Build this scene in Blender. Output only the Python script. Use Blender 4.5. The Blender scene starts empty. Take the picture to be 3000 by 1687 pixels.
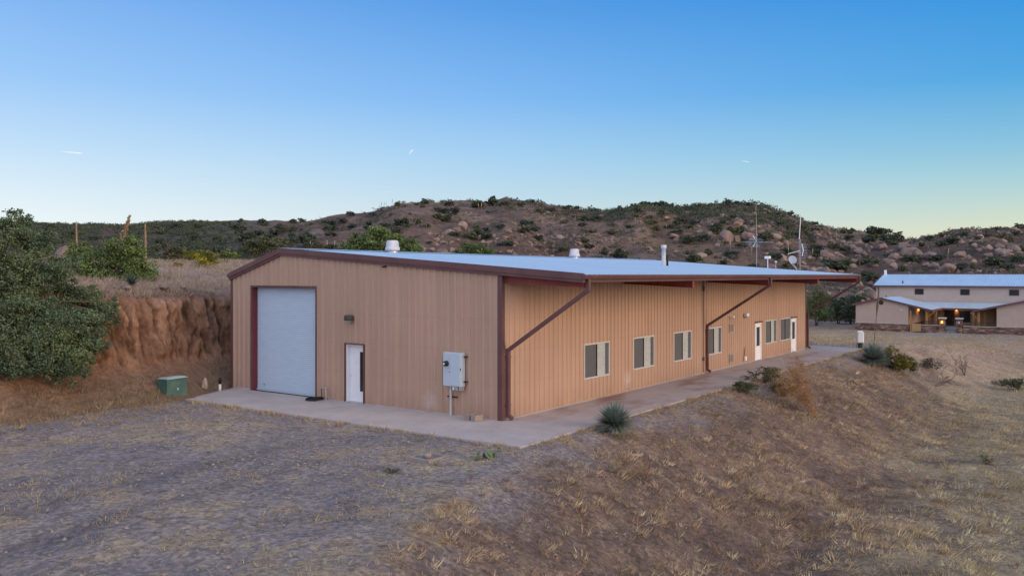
import bpy, math, random
import numpy as np
R = math.radians
random.seed(7); rng = np.random.default_rng(7)
sc = bpy.context.scene
col = sc.collection

# ------------------------------------------------------------------ helpers
def lin(r, g, b):
    f = lambda c: (c/255/12.92 if c/255 <= .04045 else ((c/255+.055)/1.055)**2.4)
    return (f(r), f(g), f(b), 1)

def tag(o, label=None, cat=None, group=None, kind=None):
    if label: o['label'] = label
    if cat: o['category'] = cat
    if group: o['group'] = group
    if kind: o['kind'] = kind
    return o

def empty(name, loc=(0, 0, 0), rz=0.0):
    o = bpy.data.objects.new(name, None); col.objects.link(o)
    o.empty_display_size = .1
    o.location = loc; o.rotation_euler = (0, 0, rz)
    return o

def link(name, me, mat=None, parent=None, loc=None, rot=None):
    o = bpy.data.objects.new(name, me); col.objects.link(o)
    if mat is not None and not me.materials: me.materials.append(mat)
    if parent is not None: o.parent = parent
    if loc is not None: o.location = loc
    if rot is not None: o.rotation_euler = rot
    return o

def np_mesh(name, V, F, C=None, smooth=False):
    """V (n,3), F (m,k) int array, C per vertex rgb"""
    me = bpy.data.meshes.new(name)
    V = np.asarray(V, dtype=np.float32); F = np.asarray(F, dtype=np.int32)
    m, k = F.shape
    me.vertices.add(len(V)); me.vertices.foreach_set('co', V.ravel())
    me.loops.add(m*k); me.loops.foreach_set('vertex_index', F.ravel())
    me.polygons.add(m)
    me.polygons.foreach_set('loop_start', np.arange(0, m*k, k, dtype=np.int32))
    try: me.polygons.foreach_set('loop_total', np.full(m, k, dtype=np.int32))
    except Exception: pass
    me.polygons.foreach_set('use_smooth', np.full(m, smooth, dtype=bool))
    if C is not None:
        C = np.asarray(C, dtype=np.float32)
        c4 = np.ones((len(V), 4), dtype=np.float32); c4[:, :3] = C
        a = me.color_attributes.new('Col', 'FLOAT_COLOR', 'POINT'); a.data.foreach_set('color', c4.ravel())
    me.update(); me.validate()
    return me

class MB:
    def __init__(s): s.v = []; s.f = []; s.sm = False
    def add(s, vs, fs):
        n = len(s.v); s.v += [tuple(p) for p in vs]; s.f += [tuple(i+n for i in f) for f in fs]; return s
    def box(s, x0, x1, y0, y1, z0, z1):
        v = [(x, y, z) for z in (z0, z1) for y in (y0, y1) for x in (x0, x1)]
        return s.add(v, [(0, 2, 3, 1), (4, 5, 7, 6), (0, 1, 5, 4), (2, 6, 7, 3), (0, 4, 6, 2), (1, 3, 7, 5)])
    def bbox(s, x0, x1, y0, y1, z0, z1, b=.015):
        """box with chamfered edges"""
        vs = []; idx = {}
        for i, x in enumerate((x0, x1)):
            for j, y in enumerate((y0, y1)):
                for k, z in enumerate((z0, z1)):
                    dx, dy, dz = (b, -b)[i], (b, -b)[j], (b, -b)[k]
                    idx[i, j, k, 0] = len(vs); vs.append((x, y+dy, z+dz))
                    idx[i, j, k, 1] = len(vs); vs.append((x+dx, y, z+dz))
                    idx[i, j, k, 2] = len(vs); vs.append((x+dx, y+dy, z))
        I = lambda *a: idx[a]
        fs = []
        for i in (0, 1): fs.append((I(i,0,0,0), I(i,1,0,0), I(i,1,1,0), I(i,0,1,0)))
        for j in (0, 1): fs.append((I(0,j,0,1), I(1,j,0,1), I(1,j,1,1), I(0,j,1,1)))
        for k in (0, 1): fs.append((I(0,0,k,2), I(1,0,k,2), I(1,1,k,2), I(0,1,k,2)))
        for i in (0, 1):
            for j in (0, 1): fs.append((I(i,j,0,0), I(i,j,1,0), I(i,j,1,1), I(i,j,0,1)))
        for i in (0, 1):
            for k in (0, 1): fs.append((I(i,0,k,0), I(i,1,k,0), I(i,1,k,2), I(i,0,k,2)))
        for j in (0, 1):
            for k in (0, 1): fs.append((I(0,j,k,1), I(1,j,k,1), I(1,j,k,2), I(0,j,k,2)))
        for i in (0, 1):
            for j in (0, 1):
                for k in (0, 1): fs.append((I(i,j,k,0), I(i,j,k,1), I(i,j,k,2)))
        return s.add(vs, fs)
    def tube(s, pts, r, n=8, r2=None, cap=True):
        pts = [np.array(p, float) for p in pts]; m = len(pts)
        rs = [r + ((r2 if r2 is not None else r)-r)*i/max(1, m-1) for i in range(m)] if not isinstance(r, (list, tuple)) else r
        vs = []; ref = None
        for i, p in enumerate(pts):
            t = (pts[min(i+1, m-1)]-pts[max(i-1, 0)]); t = t/(np.linalg.norm(t)+1e-9)
            if ref is None:
                ref = np.array((0, 0, 1.)) if abs(t[2]) < .9 else np.array((1., 0, 0))
            a = np.cross(t, ref); a /= np.linalg.norm(a)+1e-9; b = np.cross(a, t); ref = b
            for k in range(n):
                q = 2*math.pi*k/n
                vs.append(p + rs[i]*(math.cos(q)*a+math.sin(q)*b))
        fs = [(i*n+k, i*n+(k+1) % n, (i+1)*n+(k+1) % n, (i+1)*n+k) for i in range(m-1) for k in range(n)]
        if cap: fs += [tuple(range(n-1, -1, -1)), tuple((m-1)*n+k for k in range(n))]
        return s.add(vs, fs)
    def rect_tube(s, pts, w, h, axis):
        """rectangular duct along pts lying in a plane; axis = unit vector across the plane"""
        ax = np.array(axis, float); pts = [np.array(p, float) for p in pts]; m = len(pts); vs = []
        for i, p in enumerate(pts):
            d1 = pts[i]-pts[i-1] if i else None; d2 = pts[i+1]-pts[i] if i < m-1 else None
            ds = [d/np.linalg.norm(d) for d in (d1, d2) if d is not None]
            t = sum(ds); t /= np.linalg.norm(t); nn = np.cross(t, ax)
            k = 1/max(.5, float(np.dot(t, ds[0])))
            for su, sv in ((-1, -1), (1, -1), (1, 1), (-1, 1)): vs.append(p+ax*w/2*su+nn*h/2*sv*k)
        fs = [(i*4+k, i*4+(k+1) % 4, (i+1)*4+(k+1) % 4, (i+1)*4+k) for i in range(m-1) for k in range(4)]
        fs += [(3, 2, 1, 0), tuple((m-1)*4+k for k in range(4))]
        return s.add(vs, fs)
    def lathe(s, prof, cx=0, cy=0, n=20):
        vs = [(cx+r*math.cos(2*math.pi*k/n), cy+r*math.sin(2*math.pi*k/n), z) for r, z in prof for k in range(n)]
        m = len(prof)
        fs = [(i*n+k, i*n+(k+1) % n, (i+1)*n+(k+1) % n, (i+1)*n+k) for i in range(m-1) for k in range(n)]
        fs += [tuple(range(n-1, -1, -1)), tuple((m-1)*n+k for k in range(n))]
        return s.add(vs, fs)
    def prism(s, poly, x0, x1):
        """poly in (y,z) extruded along x"""
        n = len(poly)
        vs = [(x0, y, z) for y, z in poly]+[(x1, y, z) for y, z in poly]
        fs = [tuple(range(n)), tuple(range(2*n-1, n-1, -1))]+[(i, i+n, (i+1) % n+n, (i+1) % n) for i in range(n)]
        return s.add(vs, fs)
    def build(s, name, mat, parent=None, smooth=False, loc=None, rot=None):
        me = bpy.data.meshes.new(name); me.from_pydata(s.v, [], s.f); me.update()
        import bmesh
        bm = bmesh.new(); bm.from_mesh(me); bmesh.ops.recalc_face_normals(bm, faces=bm.faces); bm.to_mesh(me); bm.free()
        if smooth: me.polygons.foreach_set('use_smooth', [True]*len(me.polygons))
        return link(name, me, mat, parent, loc, rot)

# ------------------------------------------------------------------ noise
def _h(ix, iy, seed):
    n = (ix.astype(np.int64)*374761393 + iy.astype(np.int64)*668265263 + seed*974634533) & 0xffffffff
    n = ((n ^ (n >> 13))*1274126177) & 0xffffffff
    return ((n ^ (n >> 16)) & 0xffffff)/float(0xffffff)
def vnoise(x, y, seed=0):
    x = np.asarray(x, float); y = np.asarray(y, float)
    ix = np.floor(x); iy = np.floor(y); fx = x-ix; fy = y-iy
    fx = fx*fx*(3-2*fx); fy = fy*fy*(3-2*fy)
    a = _h(ix, iy, seed); b = _h(ix+1, iy, seed); c = _h(ix, iy+1, seed); d = _h(ix+1, iy+1, seed)
    return (a+(b-a)*fx)*(1-fy)+(c+(d-c)*fx)*fy
def fbm(x, y, seed=0, o=4):
    t = 0; a = .5
    for i in range(o):
        t = t+a*(vnoise(x, y, seed+i)-.5); x = np.asarray(x)*2.03+11.3; y = np.asarray(y)*2.03+5.7; a *= .5
    return t*2          # about -1..1 at most
def sstep(a, b, x):
    t = np.clip((np.asarray(x, float)-a)/(b-a), 0, 1); return t*t*(3-2*t)

# ------------------------------------------------------------------ the site
EYE = 4.85
CX, CY = -.34, 28.33                       # near corner of the metal building
VX, VY = .5801, .8146                      # along its long wall
UX, UY = -.8146, .5801                     # along its gable wall
ROTB = math.atan2(VY, VX)
def to_loc(x, y): return (x-CX)*VX+(y-CY)*VY, (x-CX)*UX+(y-CY)*UY
def to_world(lx, ly): return CX+lx*VX+ly*UX, CY+lx*VY+ly*UY

main_ridge = np.array([(-900, 900), (300, 800), (500, 745), (700, 690), (873, 650), (984, 632), (1082, 622), (1138, 602), (1176, 593), (1218, 598), (1250, 591), (1300, 593), (1390, 589), (1440, 590), (1475, 580), (1531, 586), (1625, 602), (1697, 611), (1774, 618), (1834, 608), (1876, 600), (1991, 608), (2056, 600), (2128, 592), (2226, 601), (2282, 617), (2329, 630), (2372, 651), (2440, 668), (2504, 675), (2602, 688), (2675, 700), (2800, 715), (3300, 760)], float)
left_ridge = np.array([(-1200, 640), (0, 650), (88, 652), (132, 655), (387, 660), (480, 652), (552, 646), (700, 645), (800, 647), (900, 650), (1100, 672), (1500, 720), (4000, 790)], float)
right_ridge = np.array([(1500, 790), (2300, 760), (2500, 730), (2600, 710), (2675, 699), (2717, 689), (2748, 685), (2773, 677), (2880, 665), (3000, 660), (3400, 640), (4200, 650)], float)
def layer(x, y, base, ridge, Dr, Db, ripple, seed):
    t = 1500+2500*x/np.maximum(y, 1)
    zr = EYE+(804-np.interp(t, ridge[:, 0], ridge[:, 1]))/2500*Dr
    s = np.clip((y-Db)/(Dr-Db), 0, 1)
    S = .75*s+.25*s*s*(3-2*s)
    n = fbm(x/38, y/38, seed, 4)*ripple*np.sin(np.pi*np.clip(s, 0, 1))**.7 + fbm(x/9, y/9, seed+9, 4)*.9*np.minimum(1, s*6) - 2.5*np.clip(1-np.abs(fbm(x/26, y/60, seed+13, 3))*5, 0, 1)*np.sin(np.pi*np.clip(s, 0, 1))
    z = base+S*(zr-base)+n
    return np.where(y > Dr, zr+n-(y-Dr)*.16, z)
def base_h(x, y):
    lx, ly = to_loc(x, y)
    top = -1.95*sstep(36, 78, lx)-.05
    crest = np.where(lx < -3.2, -3.3+.30*(lx+3.2), -3.3-.12*np.maximum(lx-36, 0))+fbm(lx/5, ly*0+3, 61, 2)*.5*sstep(0, 1, np.abs(lx-16)-17)
    low = -2.6-.4*sstep(0, 25, -10-ly)
    d = crest-ly
    emb = sstep(0, 6.4, d)*.4+.6*np.clip(d/6.4, 0, 1)
    z = top+(low-top)*emb
    # front gravel yard rolls off toward the camera
    z = z-.35*sstep(6, 22, -lx)*(1-emb)
    # high ground behind the cut
    p = 4.05+.072*np.clip(ly-16.5, 0, 26)-.05*np.clip(ly-44, 0, 40)
    fade = 1-sstep(42, 78, lx)
    rise = sstep(16.9, 17.5, ly+.0*lx)*fade
    z = z+(p-z)*rise
    z = np.maximum(z, -4.2)
    near = sstep(.3, 2.5, np.maximum(np.abs(lx-16.5)-20, np.abs(ly-5.6)-8.9))
    z = z+near*(fbm(lx/3.2, ly/3.2, 5, 4)*(.16+.12*sstep(0, 2, d))+fbm(lx/.7, ly/.7, 15, 2)*.045)
    return z
def Hgt(x, y):
    x = np.asarray(x, float); y = np.asarray(y, float)
    b = base_h(x, y)
    yy = np.maximum(y, 1)
    a = layer(x, yy, b, main_ridge, 270, np.interp(x/yy, [-.3, .1, .35], [95, 105, 122]), 4.5, 21)
    l = layer(x, yy, b, left_ridge, 430, 130, 5, 31)
    r = layer(x, yy, b, right_ridge, 225, 126, 3.5, 41)
    return np.where(y > 60, np.maximum(np.maximum(a, l), np.maximum(r, b)), b)
_D = np.concatenate([np.arange(9, 80, .05), np.arange(80, 1200, .25)])
def cast_px(px, py):
    """cast an image pixel from the camera; first terrain point it hits"""
    tx, tz = (px-1500)/2500, (804-py)/2500
    z = EYE+tz*_D
    hit = np.nonzero(z < Hgt(tx*_D, _D))[0]
    if not len(hit): return None
    d = _D[hit[0]]
    return np.array((tx*d, d, float(Hgt(tx*d, d))))
def at(px, py, d): return np.array(((px-1500)/2500*d, d, EYE+(804-py)/2500*d))
def gz(x, y): return float(Hgt(x, y))

# ------------------------------------------------------------------ materials
def nodes(name):
    m = bpy.data.materials.new(name); m.use_nodes = True
    nt = m.node_tree; b = nt.nodes['Principled BSDF']
    return m, nt, b
def N(nt, t, **k):
    n = nt.nodes.new(t)
    for a, v in k.items():
        if a == 'ins':
            for i, x in v.items(): n.inputs[i].default_value = x
        else: setattr(n, a, v)
    return n
def mat(name, c, rough=.6, metal=0, var=.12, scale=3, bump=0, bscale=60, dirt=None, stretch=(1, 1, 1), spec=.3, coords='Object'):
    m, nt, b = nodes(name); L = nt.links.new
    tc = N(nt, 'ShaderNodeTexCoord'); mp = N(nt, 'ShaderNodeMapping'); mp.inputs['Scale'].default_value = stretch
    L(tc.outputs[coords], mp.inputs['Vector'])
    no = N(nt, 'ShaderNodeTexNoise', ins={'Scale': scale, 'Detail': 7, 'Roughness': .65}); L(mp.outputs[0], no.inputs['Vector'])
    rm = N(nt, 'ShaderNodeMapRange', ins={'From Min': .3, 'From Max': .7, 'To Min': 1-var, 'To Max': 1+var}); L(no.outputs['Fac'], rm.inputs[0])
    mx = N(nt, 'ShaderNodeMix', data_type='RGBA', blend_type='MULTIPLY', ins={0: 1.0}); mx.inputs[6].default_value = c
    L(rm.outputs[0], mx.inputs[7]); out = mx.outputs[2]
    if dirt:
        n2 = N(nt, 'ShaderNodeTexNoise', ins={'Scale': scale*.45, 'Detail': 9, 'Roughness': .7}); L(mp.outputs[0], n2.inputs['Vector'])
        r2 = N(nt, 'ShaderNodeMapRange', ins={'From Min': .52, 'From Max': .72, 'To Max': dirt[1]}); L(n2.outputs['Fac'], r2.inputs[0])
        m2 = N(nt, 'ShaderNodeMix', data_type='RGBA'); L(r2.outputs[0], m2.inputs[0]); L(out, m2.inputs[6]); m2.inputs[7].default_value = dirt[0]; out = m2.outputs[2]
    L(out, b.inputs['Base Color'])
    b.inputs['Roughness'].default_value = rough; b.inputs['Metallic'].default_value = metal
    b.inputs['Specular IOR Level'].default_value = spec
    if bump:
        n3 = N(nt, 'ShaderNodeTexNoise', ins={'Scale': bscale, 'Detail': 4}); L(tc.outputs['Object'], n3.inputs['Vector'])
        bp = N(nt, 'ShaderNodeBump', ins={'Strength': bump, 'Distance': .02}); L(n3.outputs['Fac'], bp.inputs['Height']); L(bp.outputs[0], b.inputs['Normal'])
    return m
def attr_mat(name, rough=.85, fine=0, scale=20, bump=0, bscale=20, bdist=.05, speck=0, spec=.15, trans=0, stretch=None):
    m, nt, b = nodes(name); L = nt.links.new
    at_ = N(nt, 'ShaderNodeAttribute', attribute_name='Col'); out = at_.outputs['Color']
    geo = N(nt, 'ShaderNodeNewGeometry'); POS = geo.outputs['Position']
    if stretch: mp = N(nt, 'ShaderNodeMapping'); mp.inputs['Scale'].default_value = stretch; L(POS, mp.inputs[0]); POS = mp.outputs[0]
    if fine:
        no = N(nt, 'ShaderNodeTexNoise', ins={'Scale': scale, 'Detail': 8, 'Roughness': .75}); L(POS, no.inputs['Vector'])
        rm = N(nt, 'ShaderNodeMapRange', ins={'From Min': .3, 'From Max': .7, 'To Min': 1-fine, 'To Max': 1+fine}); L(no.outputs['Fac'], rm.inputs[0])
        mx = N(nt, 'ShaderNodeMix', data_type='RGBA', blend_type='MULTIPLY', ins={0: 1.0}); L(out, mx.inputs[6]); L(rm.outputs[0], mx.inputs[7]); out = mx.outputs[2]
    if speck:
        vo = N(nt, 'ShaderNodeTexVoronoi', ins={'Scale': 14}); L(POS, vo.inputs['Vector'])
        bw = N(nt, 'ShaderNodeSeparateColor'); L(vo.outputs['Color'], bw.inputs[0])
        r2 = N(nt, 'ShaderNodeMapRange', ins={'To Min': 1-speck, 'To Max': 1+speck}); L(bw.outputs[0], r2.inputs[0])
        mx = N(nt, 'ShaderNodeMix', data_type='RGBA', blend_type='MULTIPLY', ins={0: 1.0}); L(out, mx.inputs[6]); L(r2.outputs[0], mx.inputs[7]); out = mx.outputs[2]
    L(out, b.inputs['Base Color'])
    b.inputs['Roughness'].default_value = rough; b.inputs['Specular IOR Level'].default_value = spec
    if bump:
        n3 = N(nt, 'ShaderNodeTexNoise', ins={'Scale': bscale, 'Detail': 7, 'Roughness': .7}); L(POS, n3.inputs['Vector'])
        bp = N(nt, 'ShaderNodeBump', ins={'Strength': bump, 'Distance': bdist}); L(n3.outputs['Fac'], bp.inputs['Height']); L(bp.outputs[0], b.inputs['Normal'])
    if trans:
        tr = N(nt, 'ShaderNodeBsdfTranslucent'); L(out, tr.inputs['Color'])
        ms = N(nt, 'ShaderNodeMixShader', ins={0: trans}); L(b.outputs[0], ms.inputs[1]); L(tr.outputs[0], ms.inputs[2])
        L(ms.outputs[0], nt.nodes['Material Output'].inputs['Surface'])
    return m
def glow(name, c, st):
    m, nt, b = nodes(name)
    b.inputs['Base Color'].default_value = c; b.inputs['Emission Color'].default_value = c; b.inputs['Emission Strength'].default_value = st
    return m

TAN = (.46, .308, .220, 1)
M = dict(
    siding=None,
    trim=mat('maroon_trim', (.125, .058, .056, 1), .5, 0, .22, 1.1, spec=.4, dirt=((.20, .12, .105, 1), .45)),
    red=mat('red_primer', (.25, .055, .045, 1), .6, 0, .2, 3),
    roof=mat('galvalume_roof', (.56, .69, .79, 1), .40, .4, .05, 1.5, dirt=((.42, .50, .56, 1), .5), stretch=(1, .25, 1), spec=.5),
    white=mat('white_paint', (.78, .79, .80, 1), .45, 0, .04, 5),
    rolldoor=mat('roll_door_paint', (.49, .60, .70, 1), .45, 0, .04, 2, stretch=(1, 1, 3)),
    alu=mat('aluminium_frame', (.60, .60, .60, 1), .4, .2, .06, 8),
    glass=mat('dark_glass', (.025, .03, .035, 1), .08, 0, .1, 2, spec=.6),
    screen=mat('window_screen', (.10, .105, .11, 1), .5, 0, .12, 3, spec=.4),
    blind=mat('window_blind', (.46, .50, .50, 1), .35, 0, .14, 2.2, spec=.5, stretch=(1, 1, 4)),
    galv=mat('galvanised', (.5, .52, .53, 1), .4, .5, .12, 6),
    panel=mat('grey_enamel', (.47, .56, .63, 1), .45, 0, .04, 4),
    hood=mat('vent_hood_paint', (.52, .55, .58, 1), .5, .1, .12, 4),
    black=mat('black_rubber', (.015, .015, .017, 1), .5, 0, .2, 8),
    lampbody=mat('bronze_lamp', (.09, .08, .07, 1), .5, .2, .2, 8),
    concrete=None,
    block=mat('cinder_block', (.30, .25, .22, 1), .95, 0, .2, 10, .5, 60),
    green=mat('green_enamel', (.065, .14, .115, 1), .5, 0, .25, 2.2, dirt=((.22, .27, .22, 1), .6), spec=.4),
    greentop=mat('faded_green_lid', (.33, .40, .36, 1), .55, 0, .2, 3),
    pole=mat('antenna_metal', (.36, .37, .39, 1), .45, .4, .1, 6),
    dish=mat('dish_grey', (.30, .36, .42, 1), .5, 0, .06, 4),
    stucco=mat('pink_stucco', (.46, .36, .29, 1), .9, 0, .06, 1.2, .2, 30),
    timber=mat('timber', (.36, .19, .07, 1), .7, 0, .25, 6, stretch=(3, 3, .6)),
    dark=mat('dark_interior', (.02, .014, .01, 1), .6, 0, .3, 2),
    fencewood=mat('gate_wood', (.45, .30, .13, 1), .7, 0, .2, 12, stretch=(4, 4, .5)),
    iron=mat('dark_iron', (.05, .035, .03, 1), .6, .3, .2, 6),
    cap=mat('cap_stone', (.50, .44, .38, 1), .85, 0, .12, 6),
    step=mat('step_concrete', (.20, .21, .21, 1), .9, 0, .15, 5),
    amber=glow('amber_bulb', (1, .36, .06, 1), 2.6),
)
def stone_mat():
    m, nt, b = nodes('ledge_stone'); L = nt.links.new
    tc = N(nt, 'ShaderNodeTexCoord'); mp = N(nt, 'ShaderNodeMapping'); mp.inputs['Scale'].default_value = (2.2, 2.2, 6.5); L(tc.outputs['Object'], mp.inputs[0])
    vo = N(nt, 'ShaderNodeTexVoronoi', ins={'Scale': 1.0}); L(mp.outputs[0], vo.inputs['Vector'])
    sp = N(nt, 'ShaderNodeSeparateColor'); L(vo.outputs['Color'], sp.inputs[0])
    cr = N(nt, 'ShaderNodeValToRGB'); e = cr.color_ramp.elements
    e[0].position = 0; e[0].color = (.07, .042, .035, 1); e[1].position = 1; e[1].color = (.36, .24, .16, 1)
    q = e.new(.45); q.color = (.16, .09, .07, 1); q = e.new(.75); q.color = (.21, .14, .10, 1)
    L(sp.outputs[0], cr.inputs[0]); L(cr.outputs[0], b.inputs['Base Color']); b.inputs['Roughness'].default_value = .9
    bp = N(nt, 'ShaderNodeBump', ins={'Strength': .6, 'Distance': .05}); L(vo.outputs['Distance'], bp.inputs['Height']); bp.invert = True; L(bp.outputs[0], b.inputs['Normal'])
    return m
M['stone'] = stone_mat()
def siding_mat():
    m, nt, b = nodes('siding_paint'); L = nt.links.new
    tc = N(nt, 'ShaderNodeTexCoord'); P = tc.outputs['Object']
    def noise(sc_, st, a, z, lo, hi, det=6):
        mp = N(nt, 'ShaderNodeMapping'); mp.inputs['Scale'].default_value = st; L(P, mp.inputs[0])
        n = N(nt, 'ShaderNodeTexNoise', ins={'Scale': sc_, 'Detail': det, 'Roughness': .65}); L(mp.outputs[0], n.inputs['Vector'])
        r = N(nt, 'ShaderNodeMapRange', ins={'From Min': a, 'From Max': z, 'To Min': lo, 'To Max': hi}); L(n.outputs['Fac'], r.inputs[0]); return r.outputs[0]
    def mixc(f, a, c, blend='MIX'):
        x = N(nt, 'ShaderNodeMix', data_type='RGBA', blend_type=blend)
        if isinstance(f, float): x.inputs[0].default_value = f
        else: L(f, x.inputs[0])
        if isinstance(a, tuple): x.inputs[6].default_value = a
        else: L(a, x.inputs[6])
        if isinstance(c, tuple): x.inputs[7].default_value = c
        else: L(c, x.inputs[7])
        return x.outputs[2]
    mul = lambda a, c: (lambda n: (L(a, n.inputs[0]), L(c, n.inputs[1]), n.outputs[0])[2])(N(nt, 'ShaderNodeMath', operation='MULTIPLY'))
    c = mixc(1.0, TAN, noise(1.0, (3.3, 3.3, .10), .3, .7, .90, 1.10), 'MULTIPLY')        # sheet to sheet and run-off streaks
    c = mixc(1.0, c, noise(.35, (1, 1, .6), .3, .7, .93, 1.07), 'MULTIPLY')
    sp = N(nt, 'ShaderNodeSeparateXYZ'); L(P, sp.inputs[0])
    low = N(nt, 'ShaderNodeMapRange', ins={'From Min': .75, 'From Max': .0, 'To Max': .75}); L(sp.outputs[2], low.inputs[0])
    c = mixc(mul(low.outputs[0], noise(2.5, (1, 1, .5), .35, .65, .15, 1)), c, (.36, .235, .165, 1))                  # dust splash plus painted contact shade along the foot
    c = mixc(noise(5, (1.6, 1.6, .35), .60, .78, 0, .35), c, (.34, .23, .18, 1))
    for zz in (1.15, 2.27, 3.35):                                                                            # rows of fasteners
        dz = N(nt, 'ShaderNodeMath', operation='SUBTRACT', ins={1: zz}); L(sp.outputs[2], dz.inputs[0]); ab = N(nt, 'ShaderNodeMath', operation='ABSOLUTE'); L(dz.outputs[0], ab.inputs[0])
        r = N(nt, 'ShaderNodeMapRange', ins={'From Min': .035, 'From Max': .01, 'To Max': .15}); L(ab.outputs[0], r.inputs[0]); c = mixc(mul(r.outputs[0], noise(9, (1, 1, .01), .4, .6, 0, 1)), c, (.22, .15, .12, 1))
    for p in ((0, 3.15, .40), (8.85, 0, .50)):                                                              # chalky rubbed spots
        d = N(nt, 'ShaderNodeVectorMath', operation='DISTANCE'); L(P, d.inputs[0]); d.inputs[1].default_value = p
        r = N(nt, 'ShaderNodeMapRange', ins={'From Min': .42, 'From Max': .12, 'To Max': .55}); L(d.outputs['Value'], r.inputs[0])
        c = mixc(mul(r.outputs[0], noise(6, (1, 1, 1), .35, .6, .2, 1)), c, (.60, .52, .50, 1))
    L(c, b.inputs['Base Color']); b.inputs['Roughness'].default_value = .5; b.inputs['Specular IOR Level'].default_value = .35
    n = N(nt, 'ShaderNodeTexNoise', ins={'Scale': 1.6, 'Detail': 3}); L(P, n.inputs['Vector'])
    bp = N(nt, 'ShaderNodeBump', ins={'Strength': .25, 'Distance': .03}); L(n.outputs['Fac'], bp.inputs['Height']); L(bp.outputs[0], b.inputs['Normal'])
    return m
M['siding'] = siding_mat()
def concrete_mat():
    m, nt, b = nodes('concrete'); L = nt.links.new
    tc = N(nt, 'ShaderNodeTexCoord')
    n1 = N(nt, 'ShaderNodeTexNoise', ins={'Scale': .7, 'Detail': 8, 'Roughness': .7}); L(tc.outputs['Object'], n1.inputs['Vector'])
    cr = N(nt, 'ShaderNodeValToRGB'); e = cr.color_ramp.elements
    e[0].position = .3; e[0].color = (.37, .325, .305, 1); e[1].position = .7; e[1].color = (.50, .45, .43, 1)
    L(n1.outputs['Fac'], cr.inputs[0])
    # rust coloured soil wash
    mp = N(nt, 'ShaderNodeMapping'); mp.inputs['Scale'].default_value = (.22, .55, 1); L(tc.outputs['Object'], mp.inputs[0])
    n2 = N(nt, 'ShaderNodeTexNoise', ins={'Scale': 1.0, 'Detail': 6, 'Roughness': .6}); L(mp.outputs[0], n2.inputs['Vector'])
    r2 = N(nt, 'ShaderNodeMapRange', ins={'From Min': .53, 'From Max': .68, 'To Max': .75}); L(n2.outputs['Fac'], r2.inputs[0])
    sx = N(nt, 'ShaderNodeSeparateXYZ'); L(tc.outputs['Object'], sx.inputs[0])
    rx = N(nt, 'ShaderNodeMapRange', ins={'From Min': 0, 'From Max': 3, 'To Min': .12}); L(sx.outputs[0], rx.inputs[0])
    mu = N(nt, 'ShaderNodeMath', operation='MULTIPLY'); L(r2.outputs[0], mu.inputs[0]); L(rx.outputs[0], mu.inputs[1])
    mx = N(nt, 'ShaderNodeMix', data_type='RGBA'); L(mu.outputs[0], mx.inputs[0]); L(cr.outputs[0], mx.inputs[6]); mx.inputs[7].default_value = (.26, .13, .085, 1)
    n4 = N(nt, 'ShaderNodeTexNoise', ins={'Scale': 35, 'Detail': 3}); L(tc.outputs['Object'], n4.inputs['Vector'])
    r4 = N(nt, 'ShaderNodeMapRange', ins={'From Min': .3, 'From Max': .7, 'To Min': .9, 'To Max': 1.1}); L(n4.outputs['Fac'], r4.inputs[0])
    m4 = N(nt, 'ShaderNodeMix', data_type='RGBA', blend_type='MULTIPLY', ins={0: 1.0}); L(mx.outputs[2], m4.inputs[6]); L(r4.outputs[0], m4.inputs[7])
    L(m4.outputs[2], b.inputs['Base Color']); b.inputs['Roughness'].default_value = .9; b.inputs['Specular IOR Level'].default_value = .2
    return m
M['concrete'] = concrete_mat()
def soil_mat():
    m, nt, b = nodes('soil'); L = nt.links.new
    a = N(nt, 'ShaderNodeAttribute', attribute_name='Col'); geo = N(nt, 'ShaderNodeNewGeometry'); P = geo.outputs['Position']; c = a.outputs['Color']
    def nz(sc_, st=(1, 1, 1), det=8, ro=.7):
        mp = N(nt, 'ShaderNodeMapping'); mp.inputs['Scale'].default_value = st; L(P, mp.inputs[0]); n = N(nt, 'ShaderNodeTexNoise', ins={'Scale': sc_, 'Detail': det, 'Roughness': ro}); L(mp.outputs[0], n.inputs['Vector']); return n.outputs['Fac']
    def rng_(f, p, q, lo, hi): r = N(nt, 'ShaderNodeMapRange', ins={'From Min': p, 'From Max': q, 'To Min': lo, 'To Max': hi}); L(f, r.inputs[0]); return r.outputs[0]
    def mix(f, x, y, bl='MIX'):
        n = N(nt, 'ShaderNodeMix', data_type='RGBA', blend_type=bl)
        for k, v in ((0, f), (6, x), (7, y)):
            if isinstance(v, (float, tuple)): n.inputs[k].default_value = v
            else: L(v, n.inputs[k])
        return n.outputs[2]
    c = mix(rng_(nz(2.2, (1.5, .8, 1)), .54, .66, 0, .50), c, (.43, .34, .215, 1))         # matted straw
    c = mix(rng_(nz(1.3, (1, 1, 1)), .53, .66, 0, .55), c, (.115, .092, .086, 1))          # patches of darker soil
    c = mix(1.0, c, rng_(nz(9, (1, 1, 1), 10, .8), .3, .7, .55, 1.45), 'MULTIPLY')
    vo = N(nt, 'ShaderNodeTexVoronoi', ins={'Scale': 11}); L(P, vo.inputs['Vector']); sp = N(nt, 'ShaderNodeSeparateColor'); L(vo.outputs['Color'], sp.inputs[0])
    c = mix(1.0, c, rng_(sp.outputs[0], 0, 1, .72, 1.28), 'MULTIPLY')
    L(c, b.inputs['Base Color']); b.inputs['Roughness'].default_value = .95; b.inputs['Specular IOR Level'].default_value = .1
    bp = N(nt, 'ShaderNodeBump', ins={'Strength': .9, 'Distance': .12}); L(nz(6, (1, 1, 1), 8, .75), bp.inputs['Height']); L(bp.outputs[0], b.inputs['Normal'])
    return m
M['ground'] = soil_mat()
M['hill'] = attr_mat('hill_soil', .95, .38, .8, 1.0, 1.2, 1.1, 0)
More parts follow.
